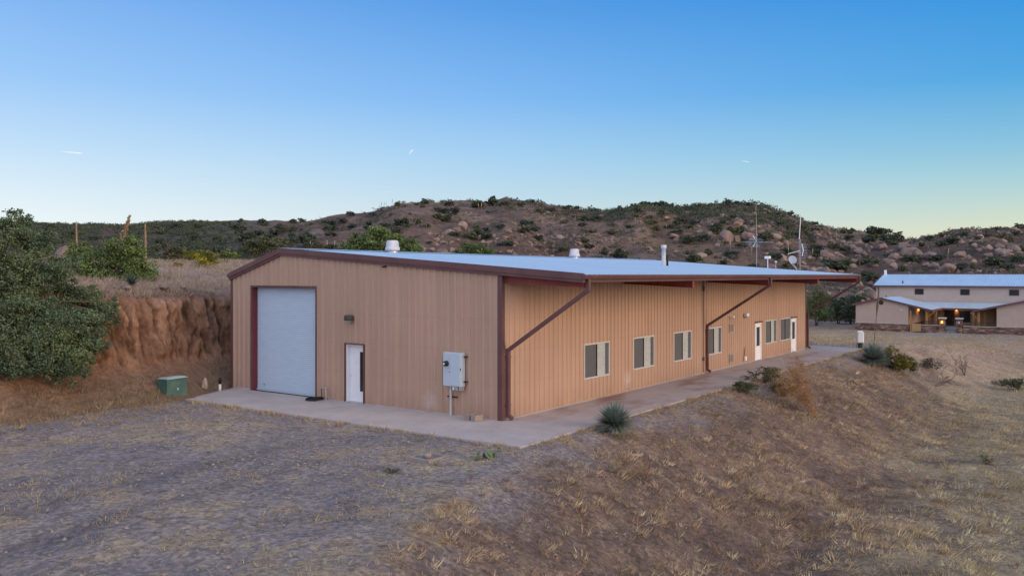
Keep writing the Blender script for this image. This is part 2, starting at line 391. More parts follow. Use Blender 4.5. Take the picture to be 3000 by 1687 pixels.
M['bank'] = attr_mat('cut_earth', .95, .40, 3, 1.0, 5, .22, 0, stretch=(1.6, 1.6, .7))
M['grass'] = attr_mat('dry_grass_blades', .9, 0, trans=.25)
M['leaf'] = attr_mat('leaves', .75, 0, trans=.2, spec=.2)
M['rock'] = attr_mat('granite', .9, .25, 1.6, .6, 2.5, .12)
M['pebble'] = attr_mat('pebbles', .9, .1, 30)
M['bark'] = mat('bark', (.10, .075, .06, 1), .95, 0, .3, 9, .6, 20)

# ------------------------------------------------------------------ terrain
def zone_color(x, y):
    """soil colours by place, with gully shade painted into the hills"""
    lx, ly = to_loc(x, y)
    n1 = fbm(x/1.7, y/1.7, 71, 4); n2 = fbm(x/.55, y/.55, 73, 3); n3 = fbm(x/14, y/14, 75, 3); n4 = fbm(x/.3, y/.3, 79, 2)
    mixc = lambda a, b, t: np.array(a)[None]*(1-t[:, None])+np.array(b)[None]*t[:, None]
    gravel = mixc((.235, .21, .212), (.325, .275, .248), np.clip(.5+1.1*n1+.5*n3, 0, 1))
    rut = np.exp(-((ly-2.2-.06*lx-1.2*np.sin(lx*.12))/.35)**2)+np.exp(-((ly-4.2-.06*lx-1.2*np.sin(lx*.12))/.35)**2); gravel = gravel*(1-.22*(rut*sstep(-4, -7, lx))[:, None])
    straw = np.clip(sstep(.12, .36, n1*.7+n2*.8+.35*n3)*1.0, 0, 1)
    gravel = gravel*(1-.6*straw[:, None])+np.array((.40, .315, .20))*(.6*straw[:, None])
    slope = mixc((.135, .098, .082), (.215, .152, .116), np.clip(.5+1.0*n2+.8*n1, 0, 1))
    st2 = sstep(.05, .5, n2*.8+n4*.5+n1*.3)
    slope = slope*(1-.22*st2[:, None])+np.array((.33, .25, .155))*(.22*st2[:, None])
    yard = mixc((.22, .18, .135), (.34, .275, .18), np.clip(.5+1.2*n1+.8*n3+.5*n2, 0, 1))
    far = mixc((.34, .25, .185), (.42, .32, .225), np.clip(.5+1.2*n1+1.0*n3, 0, 1))
    rd = sstep(.1, .5, fbm(x/6+4, y/2.5, 83, 3)); far = far*(1-.4*rd[:, None])+np.array((.27, .155, .11))*(.4*rd[:, None])
    plat = mixc((.30, .235, .20), (.40, .32, .25), np.clip(.5+1.2*n1+n3, 0, 1))
    hill = mixc((.155, .105, .088), (.235, .165, .128), np.clip(.5+1.3*n3+.6*n1, 0, 1))
    g = sstep(.12, .4, fbm(x/22, y/22, 77, 3)); hill = hill*(1-.35*g[:, None])+np.array((.30, .225, .15))*(.35*g[:, None])
    gu_ = np.clip(1-np.abs(fbm(x/26, y/60, 34, 3))*5, 0, 1)*(y > 110); hill = hill*(1-.3*gu_[:, None])  # shade of the gullies put into the hill colour
    oc = sstep(.22, .38, fbm(x/9, y/9, 86, 4)); hill = hill*(1-.5*oc[:, None])+np.array((.31, .235, .20))*.5*oc[:, None]
    lf = sstep(-.24, -.33, x/np.maximum(y, 1))*sstep(110, 150, y); hill = hill*(1-.75*lf[:, None])+np.array((.085, .088, .075))*.75*lf[:, None]
    w = 1-sstep(-.3, 2.0, -3.2+.30*np.minimum(lx+3.2, 0)-ly+n1*1.8)     # 1 on the platform
    wl = sstep(6.5, 11, -3.2-ly+n1*3+ .12*lx)
    c = slope*(1-wl[:, None])+yard*wl[:, None]
    c = c*(1-w[:, None])+gravel*w[:, None]
    f = sstep(34, 46, lx+n1*4)*sstep(-14, -4, ly+.15*lx-6+n3*6); c = c*(1-f[:, None])+far*f[:, None]
    hg = sstep(-5, 0, lx-85)*0
    p = sstep(16.6, 17.6, ly)*(1-sstep(42, 70, lx)); c = c*(1-p[:, None])+plat*p[:, None]
    # grey gravel drive in front of the far house
    dr = np.exp(-((lx-84)/3.2)**2)*sstep(6, 2, ly); c = c*(1-dr[:, None])+np.array((.27, .25, .25))*dr[:, None]
    h = sstep(100, 125, y)*sstep(60, 95, lx+np.maximum(0, ly)*1.2); c = c*(1-h[:, None])+hill*h[:, None]
    return c
def make_ground():
    rs = np.concatenate([[1.5, 4, 7], np.exp(np.linspace(math.log(9), math.log(130), 420)), np.exp(np.linspace(math.log(131), math.log(520), 150)), [600, 800, 1200, 2000, 4000]])
    an = np.concatenate([np.linspace(-180, -46, 26, endpoint=False), np.linspace(-46, 46, 560), np.linspace(46, 180, 26)[1:]])
    A, Rr = np.meshgrid(np.radians(an), rs)
    X = (np.sin(A)*Rr).ravel(); Y = (np.cos(A)*Rr).ravel()
    Z = Hgt(X, Y)
    far = sstep(520, 800, np.hypot(X, Y)); Z = Z*(1-far)+(-5)*far
    Z = np.where(Y < 3, np.minimum(Z, base_h(X, Y)), Z)
    C = zone_color(X, Y)
    nr, na = len(rs), len(an)
    i, j = np.meshgrid(np.arange(nr-1), np.arange(na-1), indexing='ij'); q = (i*na+j).ravel()
    F = np.stack([q, q+na, q+na+1, q+1], 1)
    V = np.stack([X, Y, Z], 1)
    fc = V[F].mean(1)
    lx, ly = to_loc(fc[:, 0], fc[:, 1])
    hill = (fc[:, 1] > 100)&(Hgt(fc[:, 0], fc[:, 1])-base_h(fc[:, 0], fc[:, 1]) > .25)|(np.hypot(fc[:, 0], fc[:, 1]) > 560)
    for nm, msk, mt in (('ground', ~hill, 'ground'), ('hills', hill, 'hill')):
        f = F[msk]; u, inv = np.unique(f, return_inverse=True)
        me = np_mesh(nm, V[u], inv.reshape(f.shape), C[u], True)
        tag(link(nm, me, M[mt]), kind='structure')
make_ground()

def make_bank():
    lx = np.concatenate([np.linspace(-36, -19, 60, endpoint=False), np.linspace(-19, 1, 420, endpoint=False), np.linspace(1, 46, 60)])
    ns, nt_ = len(lx), 96
    prof = np.array([(-.6, -.25), (0, -.02), (.8, .35), (1.7, 1.0), (2.1, 1.35), (2.28, 2.1), (2.42, 2.9), (2.62, 3.55), (2.9, 3.95), (3.5, 4.12), (4.3, 4.13), (4.9, 3.9)])
    cum = np.r_[0, np.cumsum(np.hypot(*np.diff(prof, axis=0).T))]
    s = np.linspace(0, cum[-1], nt_)
    py = np.interp(s, cum, prof[:, 0]); pz = np.interp(s, cum, prof[:, 1])
    LX, S = np.meshgrid(lx, s); PY = np.repeat(py[:, None], ns, 1); PZ = np.repeat(pz[:, None], ns, 1)
    toe = 13.1+1.45*sstep(-3.5, -.3, lx)-.6*sstep(-6, -12, lx)+fbm(lx/3, lx*0, 3, 3)*.35*sstep(1, -3, lx)
    shift = np.repeat((toe)[None], nt_, 0)
    # the top edge stays near ly=17.4 : squeeze the profile
    k = (17.9-toe)/4.9
    LY = shift+PY*np.repeat(k[None], nt_, 0)
    face = sstep(1.0, 1.6, PZ)*sstep(4.15, 3.6, PZ)
    fl = fbm(LX*1.5+fbm(LX*.5, PZ*.6, 91, 2)*.6, PZ*.22, 92, 4)
    ridg = 1-np.abs(fbm(LX*.85, PZ*.18+3, 97, 3))*3
    rough = fbm(LX*1.4, PZ*1.6, 95, 4)
    fine = fbm(LX*4.2, PZ*2.2, 104, 3); crack = np.clip(1-np.abs(fbm(LX*2.1+.3*fbm(LX*3, PZ*2, 8, 2), PZ*.35, 105, 2))*7, 0, 1)
    LY = LY+face*(fl*.40+rough*.38-.22*np.clip(ridg, 0, 1)+fine*.14+crack*.26)+(1-face)*rough*.10
    PZ = PZ+rough*.10*sstep(.0, .4, PZ)*(1-face)+.22*fbm(LX/2.5, LX*0+2, 93, 3)*sstep(3.2, 4.0, PZ)
    PZ = PZ-.0
    X, Y = to_world(LX.ravel(), LY.ravel())
    # lift the toe to the local ground so that it never hangs
    g = base_h(*to_world(LX[1], LY[1])); Z = PZ.ravel()+np.tile(np.minimum(g+.05, .05), nt_)*np.clip(1-PZ.ravel()/3.5, 0, 1)
    n = fbm(LX*1.2, PZ*.5, 98, 4).ravel(); n2 = fbm(LX*.45, PZ*1.2, 99, 3).ravel(); pz_ = PZ.ravel()
    a = np.array((.44, .262, .168)); b = np.array((.27, .152, .10)); t = np.clip(.5+1.3*n+.4*fl.ravel(), 0, 1)[:, None]
    Cc = b*(1-t)+a*t
    wh = (sstep(.18, .45, n2)*face.ravel())[:, None]; Cc = Cc*(1-.45*wh)+np.array((.42, .29, .22))*.45*wh
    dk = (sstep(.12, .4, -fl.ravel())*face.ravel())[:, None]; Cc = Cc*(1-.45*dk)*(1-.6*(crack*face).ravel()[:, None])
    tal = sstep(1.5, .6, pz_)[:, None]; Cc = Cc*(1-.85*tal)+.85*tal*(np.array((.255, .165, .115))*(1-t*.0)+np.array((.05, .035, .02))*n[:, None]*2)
    gr = (sstep(1.0, .1, pz_+n*.6))[:, None]; Cc = Cc*(1-.6*gr)+.6*gr*np.array((.27, .20, .125))
    tp = sstep(3.75, 4.05, pz_+.3*n)[:, None]; Cc = Cc*(1-tp)+tp*np.array((.30, .20, .155))
    i, j = np.meshgrid(np.arange(nt_-1), np.arange(ns-1), indexing='ij'); q = (i*ns+j).ravel()
    F = np.stack([q, q+1, q+ns+1, q+ns], 1)
    sel = np.nonzero((pz_ < 1.0-.5*np.abs(n))&(np.repeat(lx[None], nt_, 0).ravel() < -3.5)&(pz_ > -.2))[0]; rr = np.random.default_rng(77); sel = rr.choice(sel, min(len(sel), 2600), replace=False)
    sel = sel[rr.uniform(0, 1, len(sel)) < 1.05-.6*pz_[sel]]
    global BANK_TUFTS; BANK_TUFTS = np.stack([X[sel], Y[sel], Z[sel]], 1)
    lip = np.nonzero((pz_ > 3.9)&(np.repeat(lx[None], nt_, 0).ravel() < 1))[0]; lip = rr.choice(lip, 1500, replace=False); global LIP_TUFTS; LIP_TUFTS = np.stack([X[lip], Y[lip], Z[lip]], 1)
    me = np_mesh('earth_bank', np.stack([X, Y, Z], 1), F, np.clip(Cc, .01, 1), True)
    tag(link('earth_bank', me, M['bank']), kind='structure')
make_bank()

# ------------------------------------------------------------------ scatter helpers
def blades(P, n, hgt, spread, width, lean, cols, seed, bias=(0, 0)):
    """P tuft bases (k,3), hgt per tuft; triangles; returns V,F,C"""
    r = np.random.default_rng(seed); k = len(P); T = k*n
    base = np.repeat(P, n, 0); h = np.repeat(hgt, n)*r.uniform(.45, 1.15, T)
    a = r.uniform(0, 2*np.pi, T); rad = np.repeat(hgt, n)*spread*np.sqrt(r.uniform(0, 1, T))
    off = np.stack([np.cos(a)*rad, np.sin(a)*rad, np.zeros(T)], 1)
    tb = np.repeat(r.normal(0, .35, (k, 2)), n, 0)
    dx = np.cos(a)*lean*r.uniform(.2, 1.2, T)+tb[:, 0]+bias[0]; dy = np.sin(a)*lean*r.uniform(.2, 1.2, T)+tb[:, 1]+bias[1]
    d = np.stack([dx, dy, np.ones(T)], 1); d /= np.linalg.norm(d, axis=1)[:, None]
    b = base+off; b[:, 2] -= .02
    tip = b+d*h[:, None]
    sd = np.cross(d, r.normal(0, 1, (T, 3))); sd /= np.linalg.norm(sd, axis=1)[:, None]+1e-9
    w = (width*np.repeat(hgt, n)*r.uniform(.6, 1.4, T))[:, None]
    V = np.stack([b-sd*w, b+sd*w, tip], 1).reshape(-1, 3)
    C = np.repeat(np.repeat(cols, n, 0)*r.uniform(.75, 1.25, (T, 1)), 3, 0)
    return V, np.arange(T*3).reshape(-1, 3), C
def pick(r, pal, k):
    pal = np.array(pal); i = r.integers(0, len(pal), k); j = r.integers(0, len(pal), k); t = r.uniform(0, 1, (k, 1))
    return pal[i]*(1-t)+pal[j]*t
STRAW = [(.50, .405, .235), (.44, .34, .19), (.55, .46, .30), (.36, .275, .165), (.42, .385, .22)]
RUST = [(.38, .235, .14), (.46, .345, .20), (.30, .195, .13), (.52, .41, .26), (.28, .20, .15), (.43, .35, .21), (.50, .40, .24)]
def keep_off(lx, ly, m=.15):
    slab = (lx > -3.2-m)&(lx < 36.6+m)&(ly > -2.98-m)&(ly < 14.6)
    return ~slab
def make_grass():
    r = np.random.default_rng(3)
    Vs, Fs, Cs = [], [], []; n0 = 0
    def put(x, y, n, h, spread, width, lean, cols, seed, bias=(0, 0)):
        nonlocal n0
        P = np.stack([x, y, Hgt(x, y)], 1)
        V, F, C = blades(P, n, h, spread, width, lean, cols, seed, bias)
        Vs.append(V); Fs.append(F+n0); Cs.append(C); n0 += len(V)
    # embankment and lower yard (dense)
    x = r.uniform(-16, 30, 95000); y = 10+38*r.uniform(0, 1, 95000)**1.15
    lx, ly = to_loc(x, y)
    crest = np.where(lx < -3.2, -3.3+.30*(lx+3.2), -3.3)
    d = crest-ly
    den = sstep(-.25, .6, d+fbm(x/2, y/2, 7, 3)*1.5)*(.35+.65*sstep(-.15, .3, fbm(x/1.3, y/1.3, 8, 3)+.5*fbm(x/5, y/5, 9, 2)))
    den *= np.where(y < 26, 1, .75)
    k = (r.uniform(0, 1, len(x)) < den*.62)&keep_off(lx, ly)&(np.abs(x/y) < .68)&(y > 11)
    x, y, d, lx_ = x[k], y[k], d[k], lx[k]
    yl = sstep(5, 11, d+fbm(x/3, y/3, 10, 2)*4+.1*lx_)[:, None]
    c = pick(r, RUST, len(x))*(1-yl)+pick(r, STRAW, len(x))*yl
    c *= (.72+.75*np.clip(fbm(x/1.1, y/1.1, 66, 3)+.35, 0, 1))[:, None]
    h = (.07+.20*r.uniform(0, 1, len(x))**1.7)*np.where(d < 1.5, .8, 1)*(1+.35*fbm(x/4, y/4, 12, 2))
    c *= r.uniform(.65, 1.6, (len(x), 1)); put(x, y, 20, h, .75, .045, 1.0, c, 4, (.3, -.35))
    # gravel yard: sparse low patches
    x = r.uniform(-26, 3, 26000); y = r.uniform(11, 38, 26000); lx, ly = to_loc(x, y)
    crest = np.where(lx < -3.2, -3.3+.30*(lx+3.2), -3.3); n = fbm(x/1.6, y/1.6, 11, 3)+.7*fbm(x/5, y/5, 13, 2)
    k = (ly > crest-.3)&(ly < 13.4)&(lx < -3.3)&(np.abs(x/y) < .7)&(r.uniform(0, 1, len(x)) < .07+.85*sstep(.0, .45, n))
    x, y = x[k], y[k]; put(x, y, 10, r.uniform(.06, .17, len(x)), 1.0, .05, 1.3, pick(r, STRAW+[(.30, .25, .2)], len(x)), 14)
    # weeds along the slab edges
    e = r.uniform(-3, 36, 420); ex, ey = to_world(e, -3.0-np.abs(r.normal(0, .22, 420)))
    e2 = r.uniform(-2.9, 12.5, 130); ex2, ey2 = to_world(-3.2-np.abs(r.normal(0, .2, 130)), e2)
    ex = np.r_[ex, ex2]; ey = np.r_[ey, ey2]; put(ex, ey, 12, r.uniform(.08, .26, len(ex)), .5, .055, .7, pick(r, STRAW+RUST[:2], len(ex)), 16)
    # bank toe
    x = r.uniform(-30, -8, 9000); y = r.uniform(20, 42, 9000); lx, ly = to_loc(x, y)
    k = (ly > 10.9+.12*(lx+4))&(ly < 13.0)&(lx < -4)&(r.uniform(0, 1, len(x)) < .45); x, y = x[k], y[k]
    put(x, y, 14, r.uniform(.08, .24, len(x)), .6, .05, .9, pick(r, [(.38, .30, .19), (.32, .24, .15), (.28, .20, .13), (.44, .35, .22)], len(x)), 17)
    for P, h_, pal, sd in ((BANK_TUFTS, (.08, .24), [(.36, .285, .19), (.30, .225, .15), (.26, .19, .13), (.42, .34, .23)], 18), (LIP_TUFTS, (.12, .4), [(.36, .28, .215), (.30, .22, .17), (.42, .34, .25)], 181)):
        V, F, C = blades(P, 14, r.uniform(*h_, len(P)), .6, .05, .9, pick(r, pal, len(P)), sd); Vs.append(V); Fs.append(F+n0); Cs.append(C); n0 += len(V)
    # top of the bank : pale waving grass
    u = r.uniform(-30, 36, 30000); w = 17.6+30*r.uniform(0, 1, 30000)**1.3; x, y = to_world(u, w)
    k = (r.uniform(0, 1, len(x)) < .30+.7*sstep(-.2, .2, fbm(x/3, y/3, 19, 3)))&(x/y < -.2); x, y = x[k], y[k]
    put(x, y, 13, r.uniform(.18, .42, len(x)), .5, .045, .8, pick(r, [(.42, .34, .25), (.36, .28, .215), (.46, .38, .28), (.33, .26, .21), (.29, .215, .18)], len(x)), 20, (.35, .1))
    # right yard, farther away
    x = r.uniform(8, 75, 40000); y = r.uniform(34, 118, 40000); lx, ly = to_loc(x, y)
    k = keep_off(lx, ly, .4)&((ly < -3.2)|(lx > 37))&(x/y < .66)&(x/y > .2)&(r.uniform(0, 1, len(x)) < .25+.6*sstep(-.1, .3, fbm(x/4, y/3, 23, 3)))&(lx < 86)
    x, y = x[k], y[k]; put(x, y, 9, r.uniform(.12, .34, len(x)), .9, .05, 1.0, pick(r, STRAW+[(.36, .25, .17)], len(x)), 24, (.2, -.2))
    me = np_mesh('dry_grass', np.concatenate(Vs), np.concatenate(Fs), np.clip(np.concatenate(Cs), .01, .8))
    tag(link('dry_grass', me, M['grass']), 'dry straw coloured grass tufts over the slopes and yard', 'grass', kind='stuff')
make_grass()

def make_pebbles():
    r = np.random.default_rng(5); n = 9000
    x = r.uniform(-24, 6, n*2); y = r.uniform(12, 37, n*2); lx, ly = to_loc(x, y)
    k = (np.abs(x/y) < .68)&(lx < -3.3)&(ly < 13)&(r.uniform(0, 1, n*2) < (.25+.75*sstep(-.1, .3, fbm(x/2.5, y/2.5, 28, 3)))*np.where(ly > -5, 1, .4))
    x, y = x[k], y[k]; m = len(x)
    o = np.array([(1, 0, 0), (0, 1, 0), (-1, 0, 0), (0, -1, 0), (0, 0, .8), (0, 0, -.6)], float)
    f = np.array([(0, 1, 4), (1, 2, 4), (2, 3, 4), (3, 0, 4), (1, 0, 5), (2, 1, 5), (3, 2, 5), (0, 3, 5)])
    s = (.012+.045*r.uniform(0, 1, m)**3)
    V = o[None]*s[:, None, None]*r.uniform(.6, 1.4, (m, 6, 1)); a = r.uniform(0, 6.28, m)
    V = np.stack([V[:, :, 0]*np.cos(a)[:, None]-V[:, :, 1]*np.sin(a)[:, None], V[:, :, 0]*np.sin(a)[:, None]+V[:, :, 1]*np.cos(a)[:, None], V[:, :, 2]], 2)
    V += np.stack([x, y, Hgt(x, y)+s*.3], 1)[:, None]
    C = pick(r, [(.20, .18, .19), (.28, .23, .21), (.15, .135, .145), (.32, .27, .23), (.23, .18, .16)], m)
    me = np_mesh('gravel', V.reshape(-1, 3), (f[None]+6*np.arange(m)[:, None, None]).reshape(-1, 3), np.repeat(C, 6, 0))
    tag(link('gravel', me, M['pebble']), 'loose grey and brown gravel across the front yard', 'gravel', kind='stuff')
make_pebbles()

# ------------------------------------------------------------------ pavement
pv = MB()
# front apron and side walk as cast panels with open joints
ys = [-2.95, -.35, 3.0, 6.3, 9.6, 12.95]
for a, b in zip(ys[:-1], ys[1:]): pv.box(-3.17, -.02, a+.006, b-.006, -.16, 0)
pv.add([(-2.6, 12.96, 0), (-.02, 12.96, 0), (-.02, 14.2, 0), (-2.6, 13.2, 0), (-2.6, 12.96, -.16), (-.02, 12.96, -.16), (-.02, 14.2, -.16), (-2.6, 13.2, -.16)],
       [(0, 1, 2, 3), (7, 6, 5, 4), (0, 4, 5, 1), (1, 5, 6, 2), (2, 6, 7, 3), (3, 7, 4, 0)])
xs = list(np.linspace(-.02, 36.6, 12))
for a, b in zip(xs[:-1], xs[1:]): pv.box(a+.006, b-.006, -2.95, -.02 if a < 33 else 6.5, -.16, 0)
w = pv.build('pavement', M['concrete'], loc=(CX, CY, 0), rot=(0, 0, ROTB)); tag(w, kind='structure')

# ------------------------------------------------------------------ the metal building
B = empty('metal_building', (CX, CY, 0), ROTB)
tag(B, 'long tan corrugated metal building with maroon trim and pale metal roof', 'building')
LB, WB = 33.62, 14.32
RY, RZ = 11.03, 5.88           # ridge
EY, EZ = -3.18, 4.84           # canopy eave
LYE, LZE = 14.37, 4.86         # back eave
RX0, RX1 = -.14, 34.25
def roof_z(y): return EZ+(RZ-EZ)*(y-EY)/(RY-EY) if y <= RY else RZ+(LZE-RZ)*(y-RY)/(LYE-RY)
def rib_profile(a, b, extra=(), pitch=.305, h=.046):
    """breakpoints and outward depth of the ribbed sheet"""
    def depth(t):
        u = (t-a) % pitch
        for p0, hh, w0, w1 in ((.15, h, .072, .036), (.035, h*.2, .02, .01), (.265, h*.2, .02, .01)):
            q = abs(u-p0)
            if q < w1: return hh
            if q < w0: return hh*(w0-q)/(w0-w1)
        return 0
    pts = {a, b}
    n = int((b-a)/pitch)+2
    for i in range(n):
        for o in (.015, .025, .045, .055, .078, .114, .186, .222, .245, .255, .275, .285):
            t = a+i*pitch+o
            if a < t < b: pts.add(t)
    pts |= {t for t in extra if a < t < b}
    pts = sorted(pts)
    return [(t, depth(t)) for t in pts]
def ribbed_wall(name, a, b, ztop, holes, place, mat_, parent, z0=0.03):
    ex = [t for h in holes for t in h[:2]]+([RY] if a < RY < b else [])
    pr = rib_profile(a, b, ex); m = MB()
    for (t0, d0), (t1, d1) in zip(pr[:-1], pr[1:]):
        if t1-t0 < 1e-5: continue
        iv = [(z0, None)]
        mid = (t0+t1)/2; cuts = sorted((h[2], h[3]) for h in holes if h[0]-1e-6 < mid < h[1]+1e-6)
        z = z0
        for c0, c1 in cuts:
            if c0 > z: m.add([place(t0, z, d0), place(t1, z, d1), place(t1, c0, d1), place(t0, c0, d0)], [(0, 1, 2, 3)])
            z = c1
        m.add([place(t0, z, d0), place(t1, z, d1), place(t1, ztop(t1), d1), place(t0, ztop(t0), d0)], [(0, 1, 2, 3)])
    return m.build(name, mat_, parent)
RD = (9.03, 12.95, 0.03, 4.32)           # roll door opening (y0,y1,z0,z1)
MD = (6.40, 7.36, 0.03, 2.20)
WIN = [(5.31, 7.24), (9.35, 11.28), (13.35, 15.28), (17.14, 19.07), (25.76, 27.70), (28.42, 30.34)]
WZ = (.86, 2.16)
SD = [(24.02, 25.05), (30.44, 31.48)]
ribbed_wall('gable_wall', 0, WB, lambda y: roof_z(y)-.10, [RD, MD], lambda t, z, d: (-d, t, z), M['siding'], B)
ribbed_wall('side_wall', 0, LB, lambda x: roof_z(0)-.08, [(a, b, *WZ) for a, b in WIN]+[(a, b, .03, 2.12) for a, b in SD], lambda t, z, d: (t, -d, z), M['siding'], B)
bk = MB()
bk.add([(LB, 0, 0), (LB, WB, 0), (LB, WB, roof_z(WB)-.1), (LB, RY, RZ-.1), (LB, 0, roof_z(0)-.1)], [(0, 1, 2, 3, 4)])
bk.add([(0, WB, 0), (LB, WB, 0), (LB, WB, roof_z(WB)-.1), (0, WB, roof_z(WB)-.1)], [(0, 1, 2, 3)])
bk.build('back_wall', M['siding'], B)
fl = MB(); fl.box(.25, LB-.05, .12, WB-.1, -.14, -.006); fl.build('floor_slab', M['step'], B)
for a in ((-.05, 0.0, 12.96, WB+.02, -.1, .07), (-.05, 0, 7.42, 9.0, -.1, .028), (-.05, 0, 0, 6.36, -.1, .028), (0, 24.0, -.05, 0, -.1, .028), (25.08, 30.42, -.05, 0, -.1, .028), (31.5, LB, -.05, 0, -.1, .028)):
    ft = MB(); ft.box(*a); ft.build('footing', M['concrete'], B)      # exposed footing strip

# roof: ribbed sheets on both slopes, with an underside
def roof_sheet(y0, y1):
    m = MB(); pr = rib_profile(RX0, RX1, h=.014)
    for (a, d0), (b, d1) in zip(pr[:-1], pr[1:]):
        m.add([(a, y0, roof_z(y0)+d0), (b, y0, roof_z(y0)+d1), (b, y1, roof_z(y1)+d1), (a, y1, roof_z(y1)+d0)], [(0, 1, 2, 3)])
    return m
roof_sheet(EY, RY-.001).build('roof', M['roof'], B)
roof_sheet(RY+.001, LYE).build('roof', M['roof'], B)
rc = MB(); rc.prism([(RY-.22, roof_z(RY-.22)+.034), (RY, RZ+.05), (RY+.18, roof_z(RY+.18)+.034), (RY, RZ+.038)], RX0, RX1); rc.build('ridge_cap', M['roof'], B)
so = MB(); so.prism([(EY+.02, EZ-.07), (RY, RZ-.07), (RY, RZ-.10), (EY+.02, EZ-.10)], RX0+.02, RX1-.02)
so.prism([(RY, RZ-.07), (LYE-.02, LZE-.07), (LYE-.02, LZE-.10), (RY, RZ-.10)], RX0+.02, RX1-.02)
so.build('soffit', M['red'], B)
# rake trims: a rolled upper lip and a flat board
for nm, x0, x1, sgn in (('rake_trim', RX0-.02, RX0+.10, 1), ('rake_trim', RX1-.10, RX1+.02, -1)):
    m = MB()
    for (ya, za), (yb, zb) in (((EY-.03, EZ), (RY, RZ)), ((RY, RZ), (LYE+.03, LZE))):
        up, dn = .045, -.155
        m.add([(x0, ya, za+up), (x1, ya, za+up), (x1, yb, zb+up), (x0, yb, zb+up), (x0, ya, za+dn), (x1, ya, za+dn), (x1, yb, zb+dn), (x0, yb, zb+dn)],
              [(0, 1, 2, 3), (7, 6, 5, 4), (0, 4, 5, 1), (1, 5, 6, 2), (2, 6, 7, 3), (3, 7, 4, 0)])
        xa, xb = (x0+.035, x1-.01) if sgn > 0 else (x0+.01, x1-.035)
        m.add([(xa, ya, za+dn-.001), (xb, ya, za+dn-.001), (xb, yb, zb+dn-.001), (xa, yb, zb+dn-.001), (xa, ya, za-.25), (xb, ya, za-.25), (xb, yb, zb-.25), (xa, yb, zb-.25)],
              [(7, 6, 5, 4), (0, 4, 5, 1), (1, 5, 6, 2), (2, 6, 7, 3), (3, 7, 4, 0)])
    m.build(nm, M['trim'], B)
# eave gutter
gu = MB(); gu.prism([(EY, EZ-.01), (EY-.13, EZ+.005), (EY-.14, EZ-.03), (EY-.10, EZ-.13), (EY-.02, EZ-.14), (EY, EZ-.14)], RX0-.02, RX1+.02); gu.build('gutter', M['trim'], B)
fa = MB(); fa.prism([(EY+.012, EZ-.105), (EY+.05, EZ-.105), (EY+.05, EZ-.235), (EY+.012, EZ-.235)], RX0+.10, RX1-.10); fa.build('fascia', M['trim'], B)
gl2 = MB(); gl2.prism([(LYE+.14, LZE), (LYE+.01, LZE-.01), (LYE+.01, LZE-.14), (LYE+.12, LZE-.13)], RX0-.02, RX1+.02); gl2.build('gutter', M['trim'], B)
# corner trims
for (x, y) in ((0, 0), (LB, 0)):
    m = MB(); z1 = roof_z(0)-.1
    sx = -1 if x == 0 else 1
    m.box(*sorted((x+sx*.055, x-sx*.0)), -.055, .14, 0, z1); m.box(*sorted((x, x-sx*.10)), -.055, -.002, 0, z1-.002)
    m.build('corner_trim', M['trim'], B)
m = MB(); m.box(-.055, 0, WB-.10, WB+.06, 0.0, roof_z(WB)-.1); m.box(0.0, .14, WB+.002, WB+.06, 0, roof_z(WB)-.1); m.build('corner_trim', M['trim'], B)
# base trim lines
bt = MB(); bt.box(.12, 24.0, -.022, -.004, .03, .055); bt.box(25.07, 30.42, -.022, -.004, .03, .055); bt.box(31.5, LB-.1, -.022, -.004, .03, .055); bt.build('base_trim', M['siding'], B)
# canopy beams: tapered I sections
for x in (.16, 8.48, 17.25, 25.45, 34.06):
    m = MB()
    def web(ya, yb, za0, za1, zb0, zb1, w):
        m.add([(x-w, ya, za0), (x+w, ya, za0), (x+w, yb, zb0), (x-w, yb, zb0), (x-w, ya, za1), (x+w, ya, za1), (x+w, yb, zb1), (x-w, yb, zb1)],
              [(3, 2, 1, 0), (4, 5, 6, 7), (0, 1, 5, 4), (1, 2, 6, 5), (2, 3, 7, 6), (3, 0, 4, 7)])
    ya, yb = -.06, EY+.10; ta, tb = roof_z(ya)-.105, roof_z(yb)-.105
    k = 0 if x < 1 else .11
    web(ya, yb, ta-.36-k, ta, tb-.28-k, tb, .02)
    web(ya, yb, ta-.385-k, ta-.361-k, tb-.305-k, tb-.281-k, .08)
    m.box(x-.08, x+.08, yb-.025, yb-.002, tb-.306-k, tb)
    m.build('canopy_beam', M['red'], B)
pl = MB()
for y in (-.9, -1.95): pl.box(.25, LB+.2, y-.03, y+.03, roof_z(y)-.26, roof_z(y)-.104)
pl.build('purlin', M['red'], B)
# downspouts with the long diagonal run
for x in (.19, 17.03, 33.70):
    xe = {.19: .16, 17.03: 17.2, 33.70: 34.1}[x]
    m = MB()
    m.rect_tube([(x, -.30, .07), (x, -.13, .16), (x, -.13, 2.33), (xe, EY-.04, 4.36), (xe, EY-.04, EZ-.13)], .135, .11, (1, 0, 0))
    d = m.build('downspout', M['trim'], B)
    for z in (.5, 2.1): s = MB(); s.box(x-.09, x+.09, -.20, -.035, z, z+.03); s.build('strap', M['trim'], d)
# vertical seam trim on the long wall with conduit
m = MB(); m.tube([(16.67, -.065, .06), (16.67, -.065, 4.75)], .022, 8); m.bbox(16.60, 16.74, -.12, -.045, .62, .80, .01); m.bbox(16.60, 16.74, -.13, -.045, 4.02, 4.28, .02); m.build('conduit', M['lampbody'], B)

